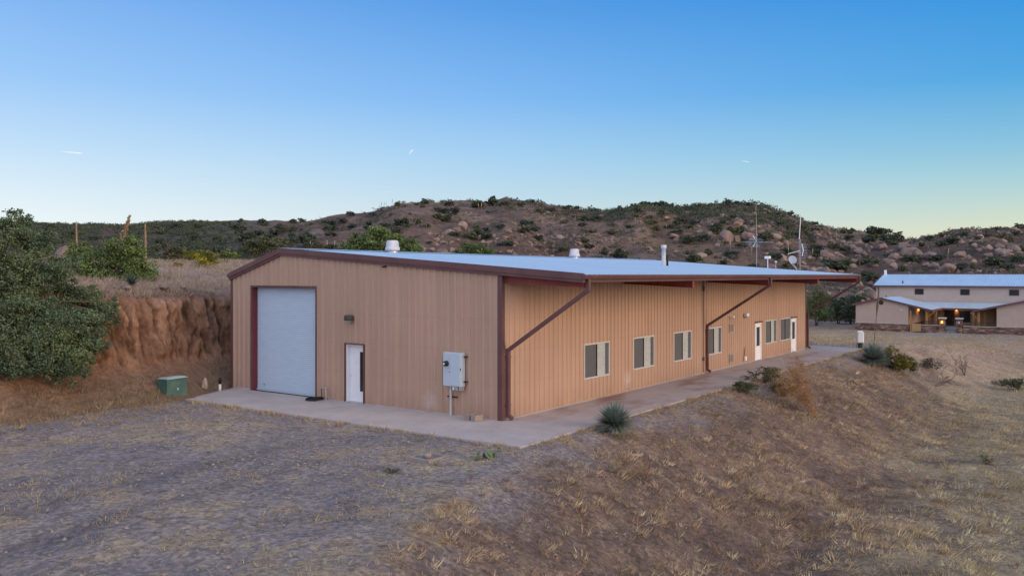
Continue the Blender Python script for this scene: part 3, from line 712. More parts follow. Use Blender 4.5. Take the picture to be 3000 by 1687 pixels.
# roll-up door
rd = MB(); y0, y1, z0, z1 = RD
fr = MB()
fr.box(-.062, .30, y1, y1+.075, 0.0, z1+.075); fr.box(-.062, .30, y0-.075, y0, 0.0, z1+.075); fr.box(-.061, .30, y0, y1, z1, z1+.075)
fro = fr.build('roll_up_door_frame', M['trim'], B)
jb = MB(); jb.box(.0, .255, y1-.012, y1-.001, .0, z1-.001); jb.build('jamb', mat('jamb_red', (.17, .035, .04, 1), .5), fro)
vs = []; n = int((z1-.10-.0)/.0787); zz = .07; prof = []
while zz < z1+.03:
    prof += [(0, zz), (.009, zz+.014), (.009, zz+.058), (0, zz+.072)]; zz += .0787
m = MB()
for (d0, a), (d1, b) in zip(prof[:-1], prof[1:]): m.add([(.24-d0, y0+.004, a), (.24-d0, y1-.02, a), (.24-d1, y1-.02, b), (.24-d1, y0+.004, b)], [(0, 1, 2, 3)])
dro = m.build('roll_up_door', M['rolldoor'], B)
m = MB(); m.box(.19, .26, y0+.004, y1-.02, .0, .068); m.build('bottom_bar', M['panel'], dro)
for yy in (y0+.25, y1-.5): m = MB(); m.box(.18, .26, yy, yy+.06, .25, .29); m.build('latch', M['galv'], dro)
# man door
y0, y1, z0, z1 = MD
fr = MB(); fr.box(-.062, .02, y1, y1+.045, 0, z1+.045); fr.box(-.062, .02, y0-.045, y0, 0, z1+.045); fr.box(-.061, .02, y0, y1, z1, z1+.045)
fd = fr.build('door_frame', M['trim'], B)
jb = MB(); jb.box(.0, .20, y1-.05, y1-.002, 0.0, z1-.002); jb.box(.021, .20, y0+.002, y0+.03, 0.0, z1-.002); jb.box(0.0, .20, y0+.03, y1-.05, z1-.05, z1-.003); jb.build('jamb', M['white'], fd)
dr = MB(); dr.box(.155, .195, y0+.03, y1-.05, .03, z1-.05); do = dr.build('door', M['white'], B)
g = MB(); g.box(.150, .1545, y0+.09, y0+.37, .42, 1.92); g.build('pane', M['glass'], do)
g = MB()
for a in ((y0+.06, y0+.09, .39, 1.95), (y0+.37, y0+.40, .39, 1.95), (y0+.09, y0+.37, .39, .42), (y0+.09, y0+.37, 1.92, 1.95)): g.box(.144, .1545, *a)
g.build('pane_frame', M['white'], do)
g = MB(); g.tube([(.154, y1-.12, 1.0), (.10, y1-.12, 1.0), (.095, y1-.2, 1.0)], .012); g.build('handle', M['galv'], do)
g = MB(); g.box(-.06, .2, y0, y1, 0.001, .03); g.build('threshold', M['galv'], do)
# windows of the long wall
for a, b in WIN:
    c0, c1 = WZ; m = MB(); t = .028
    m.box(a-.03, a+t, -.05, .05, c0-.03, c1+.03); m.box(b-t, b+.03, -.05, .05, c0-.03, c1+.03)
    m.box(a+t, b-t, -.05, .05, c1-t, c1+.03); m.box(a+t, b-t, -.06, .05, c0-.03, c0+t)
    wd = m.build('window', M['alu'], B); mid = (a+b)/2
    q = MB(); q.box(mid-.03, mid+.03, -.035, .03, c0+t, c1-t); q.build('mullion', M['iron'], wd)
    q = MB(); q.box(a+t, mid-.03, -.012, .0, c0+t, c1-t); q.build('insect_screen', M['screen'], wd)
    if (a, b) == WIN[5]:
        q = MB(); q.box(mid+.03, b-t, .012, .02, c0+t, c1-t); q.build('pane', M['screen'], wd)
    else:
        q = MB(); nb = 44; dz = (c1-c0-2*t)/nb
        for i in range(nb): q.box(mid+.03, b-t, .030, .033+.004*(i % 2), c0+t+i*dz, c0+t+(i+.93)*dz)
        q.build('blind', M['blind'], wd)
        q = MB(); q.box(b-t-.16, b-t, .010, .014, c0+t, c1-t); q.build('pane_edge', M['screen'], wd)
# doors of the long wall
for a, b in SD:
    m = MB(); m.box(a, a+.07, -.06, .05, .0, 2.12); m.box(b-.07, b, -.06, .05, 0, 2.12); m.box(a+.07, b-.07, -.06, .05, 2.05, 2.12)
    f = m.build('door_frame', M['white'], B)
    q = MB(); q.box(a-.03, b+.03, -.12, -.03, 2.121, 2.20); q.build('drip_cap', M['trim'], f)
    q = MB(); q.box(a+.07, b-.07, -.03, .012, .02, 2.05); d = q.build('door', M['white'], B)
    q = MB(); q.box(a+.25, b-.25, -.036, -.0305, .82, 1.88); q.build('pane', M['glass'], d)
    q = MB()
    for r_ in ((a+.20, a+.25, .77, 1.93), (b-.25, b-.20, .77, 1.93), (a+.25, b-.25, .77, .82), (a+.25, b-.25, 1.88, 1.93)): q.box(r_[0], r_[1], -.048, -.0305, r_[2], r_[3])
    q.build('pane_frame', M['white'], d)
    q = MB(); q.tube([(b-.13, -.03, .98), (b-.13, -.09, .98), (b-.2, -.095, .98)], .013); q.build('handle', M['galv'], d)
# louvre vents
for z in (1.81, .21):
    m = MB(); m.box(20.18, 20.63, -.075, -.036, z, z+.04); m.box(20.18, 20.63, -.075, -.036, z+.42, z+.46); m.box(20.18, 20.22, -.075, -.036, z+.04, z+.42); m.box(20.59, 20.63, -.075, -.036, z+.04, z+.42)
    v = m.build('louvre_vent', M['galv'], B); s = MB()
    for i in range(6): s.add([(20.22, -.04, z+.05+i*.062), (20.59, -.04, z+.05+i*.062), (20.59, -.07, z+.085+i*.062), (20.22, -.07, z+.085+i*.062)], [(0, 1, 2, 3)])
    s.build('slats', M['step'], v)
# lamps on the long wall
def flood(x, z, k):
    m = MB(); m.bbox(x-.06, x+.06, -.08, -.036, z-.06, z+.06, .01); l = m.build('floodlight', M['alu'], B)
    h = MB(); h.lathe([(.03, 0), (.075*k, .06), (.09*k, .16), (.085*k, .17)], n=12); h.build('lamp_head', M['white'], l, True, (x+.03, -.11, z+.04), (R(125), 0, R(25)))
flood(20.24, 2.64, 1.0); 
m = MB(); m.bbox(22.28, 22.62, -.24, -.036, 2.56, 2.74, .03); l = m.build('wall_lamp', M['white'], B); q = MB(); q.bbox(22.31, 22.59, -.245, -.06, 2.50, 2.559, .01); q.build('lamp_lens', M['galv'], l)
# outlet and stub pipe
m = MB(); m.bbox(22.25, 22.45, -.16, -.036, .16, .40, .02); o = m.build('outlet_box', M['white'], B)
m = MB(); m.tube([(22.35, -.07, .4), (22.36, -.07, .62), (22.30, -.09, .75), (22.34, -.12, .9)], .02); m.build('stub_pipe', M['timber'], o)
# bulkhead lamp above the man door
m = MB(); m.bbox(-.30, -.036, 6.86, 7.22, 3.10, 3.32, .05); l = m.build('wall_lamp', M['lampbody'], B)
q = MB(); q.bbox(-.27, -.06, 6.90, 7.18, 3.06, 3.099, .015); q.build('lamp_lens', M['galv'], l)
# vent stub under the rake
m = MB(); m.tube([(-.01, 5.25, 5.15), (-.16, 5.32, 5.12)], .03); m.build('vent_stub', M['iron'], B)
# electric service panel
m = MB(); m.bbox(-.30, -.06, 1.50, 2.30, 1.02, 2.18, .02); pn = m.build('electric_panel', M['panel'], B, ); 
m = MB(); m.bbox(-.318, -.301, 1.53, 1.98, 1.06, 2.13, .006); m.build('panel_door', M['panel'], pn)
m = MB(); m.lathe([(.095, 0), (.095, .05), (.085, .055), (.08, .14), (.06, .16)], n=18); me_ = m.build('meter', M['black'], pn, True, (-.30, 2.12, 1.80), (0, R(-90), 0))
q = MB(); q.box(-.466, -.461, 2.08, 2.16, 1.77, 1.83); q.build('meter_face', M['white'], pn)
m = MB(); m.tube([(-.18, 2.05, .0), (-.18, 2.05, 1.02)], .045, 12); m.build('conduit', M['galv'], pn)
m = MB(); m.box(-.12, -.05, 1.84, 2.26, .62, .66); m.box(-.16, -.06, 1.38, 2.20, 2.03, 2.07); m.box(-.16, -.06, 1.38, 2.20, 1.18, 1.22); m.build('strut', M['iron'], pn)
for i, (a, b) in enumerate(((1.85, 1.92), (1.69, 1.79), (1.52, 1.64))): 
    m = MB(); m.box(-.24, -.10, a, b, .90, 1.018); m.build('conduit_fitting', M['galv'] if i else M['white'], pn)
m = MB(); m.box(-.325, -.30, 1.50, 1.525, 1.60, 1.66); m.build('latch', M['black'], pn); m = MB(); m.box(-.33, -.318, 1.97, 1.99, 1.5, 1.54); m.build('latch', M['black'], pn)
# hose standpipe
m = MB(); m.tube([(-.16, 8.31, 0), (-.16, 8.31, .48)], .022); m.tube([(-.16, 8.31, .46), (-.16, 8.46, .47), (-.18, 8.52, .44)], .02); m.tube([(-.05, 8.30, .44), (-.16, 8.30, .44)], .015); m.build('standpipe', M['galv'], B)
# roof vents, flue
def roof_pt(lx, ly): return roof_z(ly)
def ventil(x, y, k=1.0):
    m = MB(); m.lathe([(.24, -.12), (.24, .16)], x, y, 22); z = roof_z(y)
    o = m.build('roof_vent', M['galv'], B, True, (0, 0, z))
    q = MB(); q.lathe([(.31, .10), (.335, .12), (.335, .24), (.30, .26), (.275, .52), (.22, .57), (.0, .585)], x, y, 22); q.build('hood', M['hood'], o, True)
    return o
ventil(5.97, 10.6); ventil(22.1, 10.6)
m = MB(); m.lathe([(.17, -.05), (.17, .05), (.11, .07), (.11, .92), (.15, .93), (.15, 1.12), (.0, 1.13)], 19.9, 3.58, 18); m.build('flue_pipe', M['hood'], B, True, (0, 0, roof_z(3.58)))
m = MB(); m.tube([(19.7, 3.27, -.05), (19.7, 3.27, .60)], .06, 12); m.build('vent_pipe', M['black'], B, True, (0, 0, roof_z(3.27)))

# ------------------------------------------------------------------ things beside and on the building
def loc3(lx, ly, z=0): x, y = to_world(lx, ly); return (x, y, z)
# antennas on masts at the far rake
def antenna(lx, ly, top, label, vertical, zb=None):
    zb = roof_z(ly)-.24 if zb is None else zb
    e = empty('antenna', loc3(lx, ly, zb), ROTB); tag(e, label, 'antenna', 'aerials at the far end of the roof')
    return e, top-zb
YA1 = 3.5; e, h = antenna(34.33, YA1, 9.2, 'tall roof mast with flat winged aerial, left of the satellite dish', False)
m = MB(); m.tube([(0, 0, 0), (0, 0, 2.3)], .02); m.build('mast', M['pole'], e)
m = MB(); m.tube([(0, 0, 2.3), (0, .05, 4.55)], .013, 6, .006); m.build('whip', M['pole'], e)
m = MB(); m.tube([(0, 1.0, 2.02), (0, -1.15, 1.92)], .018); 
for i in range(7): m.tube([(-.1-.0*i, .75-.11*i, 2.05+.09*((i % 4)-1.2)), (.0, -.15-.06*i, 2.03+.09*((i % 4)-1.2))], .010, 5)
for i in range(4): m.tube([(0, .6-.05*i, 1.78-.05*i), (0, -.25, 1.78-.05*i)], .009, 5)
m.build('elements', M['pole'], e)
m = MB(); m.tube([(-.02, .25, 2.42), (-.02, .02, 2.05), (-.02, .25, 1.65)], .022, 6); m.build('boom', M['white'], e)
YA2 = .57; e, h = antenna(34.33, YA2, 9.0, 'roof mast with ladder aerial and white fibreglass whip behind the dish', True)
m = MB(); m.tube([(0, 0, 0), (0, 0, 2.35)], .022); m.build('mast', M['pole'], e)
m = MB(); m.tube([(0, .05, 2.3), (0, -.06, 4.0)], .026, 8, .022); m.tube([(0, -.06, 4.0), (0, -.075, 4.35)], .012, 6); m.build('whip', M['white'], e)
m = MB()
for i in range(11): 
    q = .34-.02*abs(i-5); m.tube([(-.05, .12, 2.02-i*.105), (.05, -.12-q, 2.02-i*.105)], .012, 5)
m.build('elements', M['pole'], e)
m = MB(); m.tube([(0, .0, 1.55), (-.3, .70, 1.34)], .022, 6); m.tube([(0, -.12, 2.0), (0, -.22, 1.6), (0, -.14, 1.2)], .025, 6); m.build('boom', M['white'], e)
# satellite dish
e = empty('satellite_dish', loc3(34.1, .72, roof_z(.72)+.03), ROTB); tag(e, 'round grey satellite dish at the far end of the roof', 'satellite dish')
m = MB(); m.lathe([(0.001, 0), (.15, .012), (.28, .04), (.36, .075), (.365, .085), (.28, .055), (.15, .028), (.001, .016)], n=28); o = m.build('reflector', M['dish'], e, True, (-.05, .28, .66), (R(35), R(-68), 0)); o.scale = (.78, .78, .78)
m = MB(); m.tube([(0, 0, 0), (0, .0, .08), (0, .22, .36), (0, .27, .66)], .03); m.tube([(0, 0, .02), (-.3, .26, .42)], .014); m.build('bracket', M['pole'], e)
m = MB(); m.bbox(-.38, -.28, .22, .30, .40, .50, .015); m.build('receiver', M['galv'], e)
# white box on a post + small capped pipe
e = empty('vent_box', loc3(33.9, 2.59, roof_z(2.59)+.02), ROTB); tag(e, 'small white box on a thin post between the two roof masts', 'box')
m = MB(); m.tube([(0, 0, 0), (0, 0, .62)], .03); m.build('post', M['white'], e); m = MB(); m.bbox(-.14, .14, -.17, .17, .62, .80, .01); m.build('box', M['white'], e)
e = empty('capped_pipe', loc3(33.9, 2.04, roof_z(2.04)+.02), ROTB); tag(e, 'short pipe with round white cap on the far roof edge', 'pipe')
m = MB(); m.tube([(0, 0, 0), (0, 0, .42)], .02); m.build('pipe', M['galv'], e); m = MB(); m.lathe([(.085, .42), (.085, .46), (.05, .50), (0, .505)], n=12); m.build('cap', M['white'], e, True)
# hose coil
m = MB(); pts = []
for i in range(150):
    a = i*.209; rr = .33-.10*((i*.37) % 1)*.6; pts.append((-.45+rr*1.05*math.cos(a)+.02*math.sin(i*1.7), 8.62+rr*math.sin(a), .03+.05*(i/150)+.012*math.sin(i*.9)))
pts += [(-.30, 8.40, .10), (-.24, 8.45, .2), (-.20, 8.52, .33), (-.18, 8.53, .45)]
m.tube(pts, .019, 6); o = m.build('garden_hose', M['black'], None, True, (CX, CY, 0), (0, 0, ROTB)); tag(o, 'black garden hose coiled on the concrete beside the roll-up door', 'hose')
# cinder blocks
def block(lx, ly, rz, label):
    m = MB(); m.bbox(-.2, .2, -.1, .1, 0, .03, .004)
    m = MB()
    for y in (-.1, .07): m.bbox(-.195, .195, y, y+.03, 0, .2, .004)
    for x in (-.195, -.015, .165): m.bbox(x, x+.03, -.0705, .0705, .001, .199, .004)
    o = m.build('cinder_block', M['block'], None, False, loc3(lx, ly, 0.002), (0, 0, ROTB+rz)); tag(o, label, 'concrete block', 'loose blocks by the corner')
block(-.42, 1.02, R(8), 'cinder block nearer the electric panel, at the wall foot')
block(-.50, .66, R(-4), 'cinder block nearer the building corner, at the wall foot')
# transformer
e = empty('transformer_cabinet', loc3(-3.75, 13.25, gz(*to_world(-3.75, 13.25))+.02), ROTB+R(6)); tag(e, 'weathered green utility transformer cabinet at the foot of the bank', 'transformer')
m = MB(); m.bbox(.0, .95, 0, .55, .05, .82, .03); m.build('body', M['green'], e)
m = MB(); m.add([(-.02, -.02, .822), (.97, -.02, .822), (.97, .57, .822), (-.02, .57, .822), (.08, .10, .88), (.87, .10, .88), (.87, .45, .88), (.08, .45, .88)], [(0, 1, 5, 4), (1, 2, 6, 5), (2, 3, 7, 6), (3, 0, 4, 7), (4, 5, 6, 7), (3, 2, 1, 0)]); m.build('lid', M['greentop'], e)
m = MB(); m.box(-.06, 1.01, -.06, .61, -.12, .048); m.build('base', M['concrete'], e)
m = MB(); m.bbox(.44, .52, -.02, -.001, .36, .46, .004); m.build('latch', M['galv'], e)
# white marker post with a black top
e = empty('marker_post', loc3(-.85, 14.0, 0)); tag(e, 'white marker post with black top beside the building', 'post')
m = MB(); m.lathe([(.055, -.1), (.055, .27)], n=12); m.build('post', M['white'], e, True); m = MB(); m.lathe([(.065, .27), (.065, .50), (.05, .52), (0, .522)], n=12); m.build('cap', M['black'], e, True)
# utility pedestal on the walk
e = empty('utility_pedestal', loc3(36.4, -2.75, gz(*to_world(36.4, -2.95))), ROTB+R(20)); tag(e, 'white utility pedestal on a dark post at the end of the walk', 'pedestal')
m = MB(); m.bbox(-.16, .16, -.13, .13, -.2, .40, .02); m.build('stand', M['black'], e); m = MB(); m.bbox(-.24, .24, -.20, .20, .40, 1.10, .04); m.add([(-.24, -.2, 1.101), (.24, -.2, 1.101), (.24, .2, 1.101), (-.24, .2, 1.101), (-.15, -.12, 1.18), (.15, -.12, 1.18), (.15, .12, 1.18), (-.15, .12, 1.18)], [(0, 1, 5, 4), (1, 2, 6, 5), (2, 3, 7, 6), (3, 0, 4, 7), (4, 5, 6, 7)]); m.build('cabinet', M['white'], e)
m = MB(); m.tube([(.2, .2, -.1), (.2, .2, .35)], .05, 10); m.build('conduit', M['galv'], e)
# valve box frame
p = cast_px(1252, 1342); e = empty('valve_box', (p[0], p[1], p[2]), ROTB); tag(e, 'square concrete valve box set in the gravel', 'valve box')
e.location.z -= .015
m = MB()
for a in ((-.42, .42, -.42, -.32), (-.42, .42, .32, .42), (-.42, -.32, -.319, .319), (.32, .42, -.319, .319)): m.box(*a, -.12, .075)
m.build('rim', M['block'], e); m = MB(); m.box(-.319, .319, -.319, .319, -.15, .03); m.build('soil_fill', M['step'], e)
m = MB(); m.lathe([(.11, .03), (.11, .13), (.10, .15), (0, .152)], n=14); m.build('pipe_cap', M['block'], e, True)

# ------------------------------------------------------------------ plants
def unit(r, n):
    v = r.normal(0, 1, (n, 3)); return v/np.linalg.norm(v, axis=1)[:, None]
def crown(clumps, n, size, pal, seed, shell=.6, up=.3, aspect=.5, tufts=0):
    """many small leaves through the volume of several clumps -> V,F,C"""
    r = np.random.default_rng(seed); cl = np.array(clumps, float)
    w = (cl[:, 3]*cl[:, 4]*cl[:, 5])**(2/3); i = r.choice(len(cl), n, p=w/w.sum())
    d = unit(r, n); rad = shell+(1-shell)*r.uniform(0, 1, n); rad = np.where(r.uniform(0, 1, n) < .3, r.uniform(.2, 1, n), rad)
    lump = 1+.28*np.sin(d[:, 0]*5+i*1.7)*np.sin(d[:, 1]*6+i*2.3)+.2*r.normal(0, .5, n)
    P = cl[i, :3]+d*(rad*lump)[:, None]*cl[i, 3:6]
    if tufts:                                            # leaves gather round twig ends, with gaps between
        ns_ = tufts; sd_ = unit(r, len(cl)*ns_).reshape(len(cl), ns_, 3)*r.uniform(.30, .95, (len(cl), ns_, 1))
        j = r.integers(0, ns_, n); sc_ = cl[i, 3:6]; f = r.uniform(.26, .52, (len(cl), ns_))[i, j]
        d = unit(r, n); P = cl[i, :3]+sd_[i, j]*sc_+d*(r.uniform(0, 1, n)**.5*f)[:, None]*sc_*np.array((1.1, 1.1, .85))
    nn = unit(r, n)+d*.5+np.array((0, 0, up)); nn /= np.linalg.norm(nn, axis=1)[:, None]
    t = np.cross(nn, unit(r, n)); t /= np.linalg.norm(t, axis=1)[:, None]+1e-9; b = np.cross(nn, t)
    s = (size*r.uniform(.55, 1.4, n))[:, None]
    V = np.stack([P-t*s, P-b*s*aspect, P+t*s, P+b*s*aspect], 1).reshape(-1, 3)
    pal = np.array(pal); tone = (r.uniform(.7, 1.35, (len(cl), tufts))[i, j] if tufts else r.uniform(.75, 1.25, len(cl))[i])*r.uniform(.7, 1.3, n)
    k = r.integers(0, len(pal), len(cl))[i]; k2 = r.integers(0, len(pal), n); m_ = r.uniform(0, 1, (n, 1))**1.5
    C = (pal[k]*(1-m_)+pal[k2]*m_)*tone[:, None]
    return V, np.arange(n*4).reshape(-1, 4), np.repeat(np.clip(C, .005, .6), 4, 0)
DARK = [(.075, .098, .066), (.06, .08, .06), (.095, .112, .065), (.08, .10, .075)]
OLIVE = [(.125, .14, .068), (.10, .118, .06), (.155, .155, .08), (.085, .10, .06)]
MESQ = [(.155, .225, .075), (.125, .185, .065), (.19, .25, .09), (.11, .155, .065)]
YELL = [(.30, .29, .04), (.22, .24, .05), (.38, .33, .04), (.15, .17, .05)]
GREY = [(.12, .115, .09), (.10, .09, .075), (.14, .125, .10)]

def shrub_mesh(seed, pal, n=420, flat=.8, size=.085):
    r = np.random.default_rng(seed); k = r.integers(5, 9); cl = []
    for i in range(k):
        a = r.uniform(0, 6.28); q = r.uniform(0, .34); s = r.uniform(.2, .34)
        cl.append((math.cos(a)*q, math.sin(a)*q, r.uniform(.25, .55)*flat, s, s, s*flat))
    V, F, C = crown(cl, n, size, pal, seed, .55, tufts=9)
    V[:, 2] = np.maximum(V[:, 2], -.05)
    return np_mesh('desert_shrub', V, F, C)
shrubs = {'dark': [shrub_mesh(100+i, DARK) for i in range(5)], 'olive': [shrub_mesh(110+i, OLIVE) for i in range(4)],
          'grey': [shrub_mesh(120+i, GREY, 160, .7, .06) for i in range(3)]}
for l in shrubs.values():
    for me in l: me.materials.append(M['leaf'])
def rock_mesh(seed, sub=3):
    import bmesh
    r = np.random.default_rng(seed); bm = bmesh.new(); bmesh.ops.create_icosphere(bm, subdivisions=sub, radius=.5)
    V = np.array([v.co for v in bm.verts]); F = np.array([[v.index for v in f.verts] for f in bm.faces]); bm.free()
    for _ in range(14):                                  # flat fracture faces
        nrm = unit(r, 1)[0]; dd = r.uniform(.25, .42); h = V@nrm; V = V-np.outer(np.maximum(h-dd, 0)*.85, nrm)
    V *= r.uniform(.8, 1.2, 3)*np.array((1, 1, .85))
    V += (V/np.linalg.norm(V, axis=1)[:, None])*(fbm(V[:, 0]*4+seed, V[:, 1]*4+V[:, 2]*3, seed, 3)*.09)[:, None]
    b = np.array([(.235, .168, .14), (.20, .15, .13), (.265, .195, .155)][seed % 3])
    C = b*(1+.45*fbm(V[:, 0]*2.5+V[:, 2]*2, V[:, 1]*2.5+V[:, 2]*1.5, seed+50, 3))[:, None]
    me = np_mesh('boulder', V, F, C, False); me.materials.append(M['rock']); return me
rocks = [rock_mesh(200+i) for i in range(8)]
# agave / sotol stalks
def stalk_mesh(seed, tall):
    r = np.random.default_rng(seed); m = MB(); b = r.uniform(-.05, .05)
    m.tube([(0, 0, -.05), (b*.5, 0, .5), (b, 0, 1)], .012, 5, .006)
    V = np.array(m.v); 
    me = bpy.data.meshes.new('agave_stalk')
    m.tube([(b*.45, 0, .45), (b*.6, 0, .6), (b*.85, 0, .85), (b, 0, 1.0)], [.012, .026*tall, .02*tall, .004], 6)
    me.from_pydata(m.v, [], m.f); me.update(); return me
stalk_pale = mat('stalk_straw', (.40, .30, .17, 1), .9, 0, .2, 6); stalk_dark = mat('stalk_weathered', (.13, .10, .085, 1), .9, 0, .2, 6)
stalks = []
for i in range(3):
    me = stalk_mesh(300+i, 1+.3*i); me.materials.append(stalk_pale); stalks.append(me)
for i in range(2):
    me = stalk_mesh(310+i, 1); me.materials.append(stalk_dark); stalks.append(me)

# hillside items as image pixels (x, y, width), read off three enlarged crops
S1 = [(660,245,45),(870,300,80),(940,255,60),(1000,195,50),(1155,205,45),(1240,280,65),(1330,265,60),(1465,255,60),(1535,285,40),(1640,180,70),(1730,190,80),(1880,130,90),(1980,125,80),(2050,130,60),(1670,240,60),(1310,310,70),(1510,120,60),(1590,170,40),(2165,145,45),(2240,310,90),(2295,370,70),(2230,270,50),(2030,295,60),(1930,310,60),(1720,345,60),(1860,330,70),(2080,410,60),(590,350,60),(700,345,70),(650,380,60),(2300,180,60),(2380,180,50),(2540,225,35),(2030,410,40),(1540,400,40),(2500,150,40),(470,330,90),(380,345,80),(300,360,90),(530,300,70),(820,255,40),(730,270,30),(1410,200,25),(1280,205,30),(1110,300,60)]
S2 = [(75,225,35),(240,240,70),(500,215,50),(590,225,40),(625,260,40),(140,385,65),(190,430,60),(290,465,70),(405,470,110),(860,465,50),(900,510,100),(870,385,90),(960,375,80),(1050,315,80),(1160,310,80),(1170,220,60),(1090,260,40),(900,265,50),(820,250,60),(1150,475,90),(1100,535,60),(1375,365,90),(1460,210,50),(1370,190,50),(1460,490,90),(1730,490,45),(1750,440,90),(1700,390,60),(1860,430,80),(1950,455,70),(1835,550,110),(1910,570,100),(2040,540,50),(2090,530,60),(2240,380,110),(2090,380,80),(1960,370,60),(2370,510,70),(2430,510,60),(2330,580,60),(2500,490,60),(1590,340,70),(1640,290,60),(1520,385,60),(780,175,50),(650,145,70),(700,150,60),(560,140,60),(1130,128,60),(1200,132,40),(1350,150,40),(1280,138,40),(1560,200,50),(940,132,40),(1730,272,40),(2160,330,110),(1980,310,40),(2290,360,90),(30,155,50),(90,165,40),(680,195,60),(400,175,60),(480,150,60),(730,290,60),(780,270,50),(640,300,60),(450,290,50),(330,330,60),(200,320,50),(1000,470,60),(1300,560,80),(1550,560,90),(1220,420,70)]
S3 = [(680,295,70),(625,285,60),(600,350,60),(440,95,100),(1000,340,90),(840,280,80),(1070,180,50),(1150,200,50),(950,150,90),(1240,300,120),(1330,150,60),(1410,290,90),(1290,125,60),(1180,120,50),(160,590,140),(230,640,110),(380,410,80),(60,560,110),(290,560,90),(880,110,60),(1020,110,60),(1400,110,60),(1250,75,40),(780,140,60),(860,180,70),(720,190,60),(1120,140,50),(1340,340,90),(1090,350,70)]
pts = [(600+a/2.342, 540+b/2.342, w/2.342) for a, b, w in S1]+[(1650+a/2.342, 540+b/2.342, w/2.342) for a, b, w in S2]+[(2400+a/2.415, 640+b/2.415, w/2.415) for a, b, w in S3]
B1 = [(1590,370,50),(1670,320,80),(1720,310,70),(1545,335,40),(1770,275,90),(1890,360,50),(1950,390,60),(1640,390,50),(1500,440,50),(1620,460,90),(1690,395,40),(1590,410,50),(1620,350,45),(1700,440,50),(1560,440,45),(2060,355,55),(1910,395,40),(1980,350,40),(1740,380,40)]
B2 = [(1120,345,115),(1275,350,110),(1190,360,70),(760,345,70),(1375,330,80),(1450,345,70),(1530,395,55),(1395,475,40),(1430,560,60),(1385,180,60),(1480,205,40),(1820,295,35),(1745,300,70),(1740,345,60),(1790,470,70),(1960,400,40),(2025,450,55),(2110,430,40),(2185,415,60),(2270,490,90),(2520,480,90),(1800,585,70),(1850,590,50),(1700,580,90),(600,450,40),(110,400,40),(130,445,45),(2400,362,28),(1330,345,60),(1310,370,70),(590,430,35),(2060,470,45),(1900,480,45),(1690,440,50),(1830,380,60),(2240,455,50)]
B3 = [(640,215,150),(530,265,90),(790,250,110),(1000,240,90),(900,340,110),(820,325,70),(870,345,60),(960,330,50),(1130,370,60),(345,500,80),(360,535,90),(280,165,50),(275,225,60),(165,160,60),(450,190,70),(1300,230,90),(1380,200,80),(1090,300,60),(660,132,28),(1185,46,45),(600,180,90),(690,240,80),(1340,250,70),(1050,270,60),(760,320,50),(1430,330,50),(1270,190,60),(1200,250,60)]
bpts = [(600+a/2.342, 540+b/2.342, w/2.342) for a, b, w in B1]+[(1650+a/2.342, 540+b/2.342, w/2.342) for a, b, w in B2]+[(2400+a/2.415, 640+b/2.415, w/2.415) for a, b, w in B3]
ROOFLINE = np.array([(0, 850), (300, 850), (460, 765), (679, 760), (829, 730), (1919, 763), (2512, 804), (2513, 960), (2560, 960), (2596, 800), (3000, 799), (3400, 799)], float)
LAND = [(700, 'left of the building'), (900, 'above the roll-up door gable'), (1140, 'left of the front roof vent'), (1300, 'right of the front roof vent'), (1480, 'under the highest ridge'), (1640, 'left of the second roof vent'), (1800, 'right of the second roof vent'), (1930, 'left of the white flue'), (2080, 'right of the white flue'), (2200, 'left of the winged aerial'), (2330, 'between the two roof masts'), (2450, 'right of the satellite dish'), (2560, 'between the building and the far house'), (2680, 'above the left end of the far house'), (2820, 'above the middle of the far house'), (9999, 'above the right end of the far house')]
def where(px, py):
    w = next(n for k, n in LAND if px < k)
    sk = min(np.interp(px, main_ridge[:, 0], main_ridge[:, 1]), np.interp(px, left_ridge[:, 0], left_ridge[:, 1]), np.interp(px, right_ridge[:, 0], right_ridge[:, 1]))
    f = (py-sk)/max(20, np.interp(px, ROOFLINE[:, 0], ROOFLINE[:, 1])-sk)
    return ('on the skyline' if f < .13 else 'high on the slope' if f < .4 else 'halfway up the slope' if f < .7 else 'low on the slope')+' '+w
def hill_obj(name, me, p, s, adj, cat, group, px, py, stretch=1.0):
    o = link(name, me, None, None, tuple(p), (random.uniform(-.1, .1), random.uniform(-.1, .1), random.uniform(0, 6.28)))
    o.scale = (s*random.uniform(.9, 1.1), s*random.uniform(.9, 1.1), s*random.uniform(.85, 1.15)*stretch)
    tag(o, f'{adj} {where(px, py)}', cat, group); return o
nsh = 0
for px, py, w in pts:
    sky = min(np.interp(px, main_ridge[:, 0], main_ridge[:, 1]), np.interp(px, left_ridge[:, 0], left_ridge[:, 1]), np.interp(px, right_ridge[:, 0], right_ridge[:, 1]))
    p = cast_px(px, max(py+w*.28, sky+4))
    if p is None: continue
    kind = 'dark' if random.random() < .72 else 'olive'
    s = w/2500*p[1]*1.4; p[2] -= s*.05
    hill_obj('desert_shrub', random.choice(shrubs[kind]), p, s, ('large ' if w > 32 else 'small ' if w < 22 else '')+('dark green shrub' if kind == 'dark' else 'olive green bush'), 'shrub', 'shrubs on the hills', px, py, .8); nsh += 1
for px, py, w in bpts:
    p = cast_px(px, py+w*.35)
    if p is None: continue
    s = w/2500*p[1]*1.15; p[2] += s*.12
    o = hill_obj('boulder', random.choice(rocks), p, s, ('huge pinkish boulder' if w > 45 else 'large tan boulder' if w > 30 else 'tan boulder'), 'boulder', 'boulders on the hills', px, py, random.uniform(.85, 1.1))
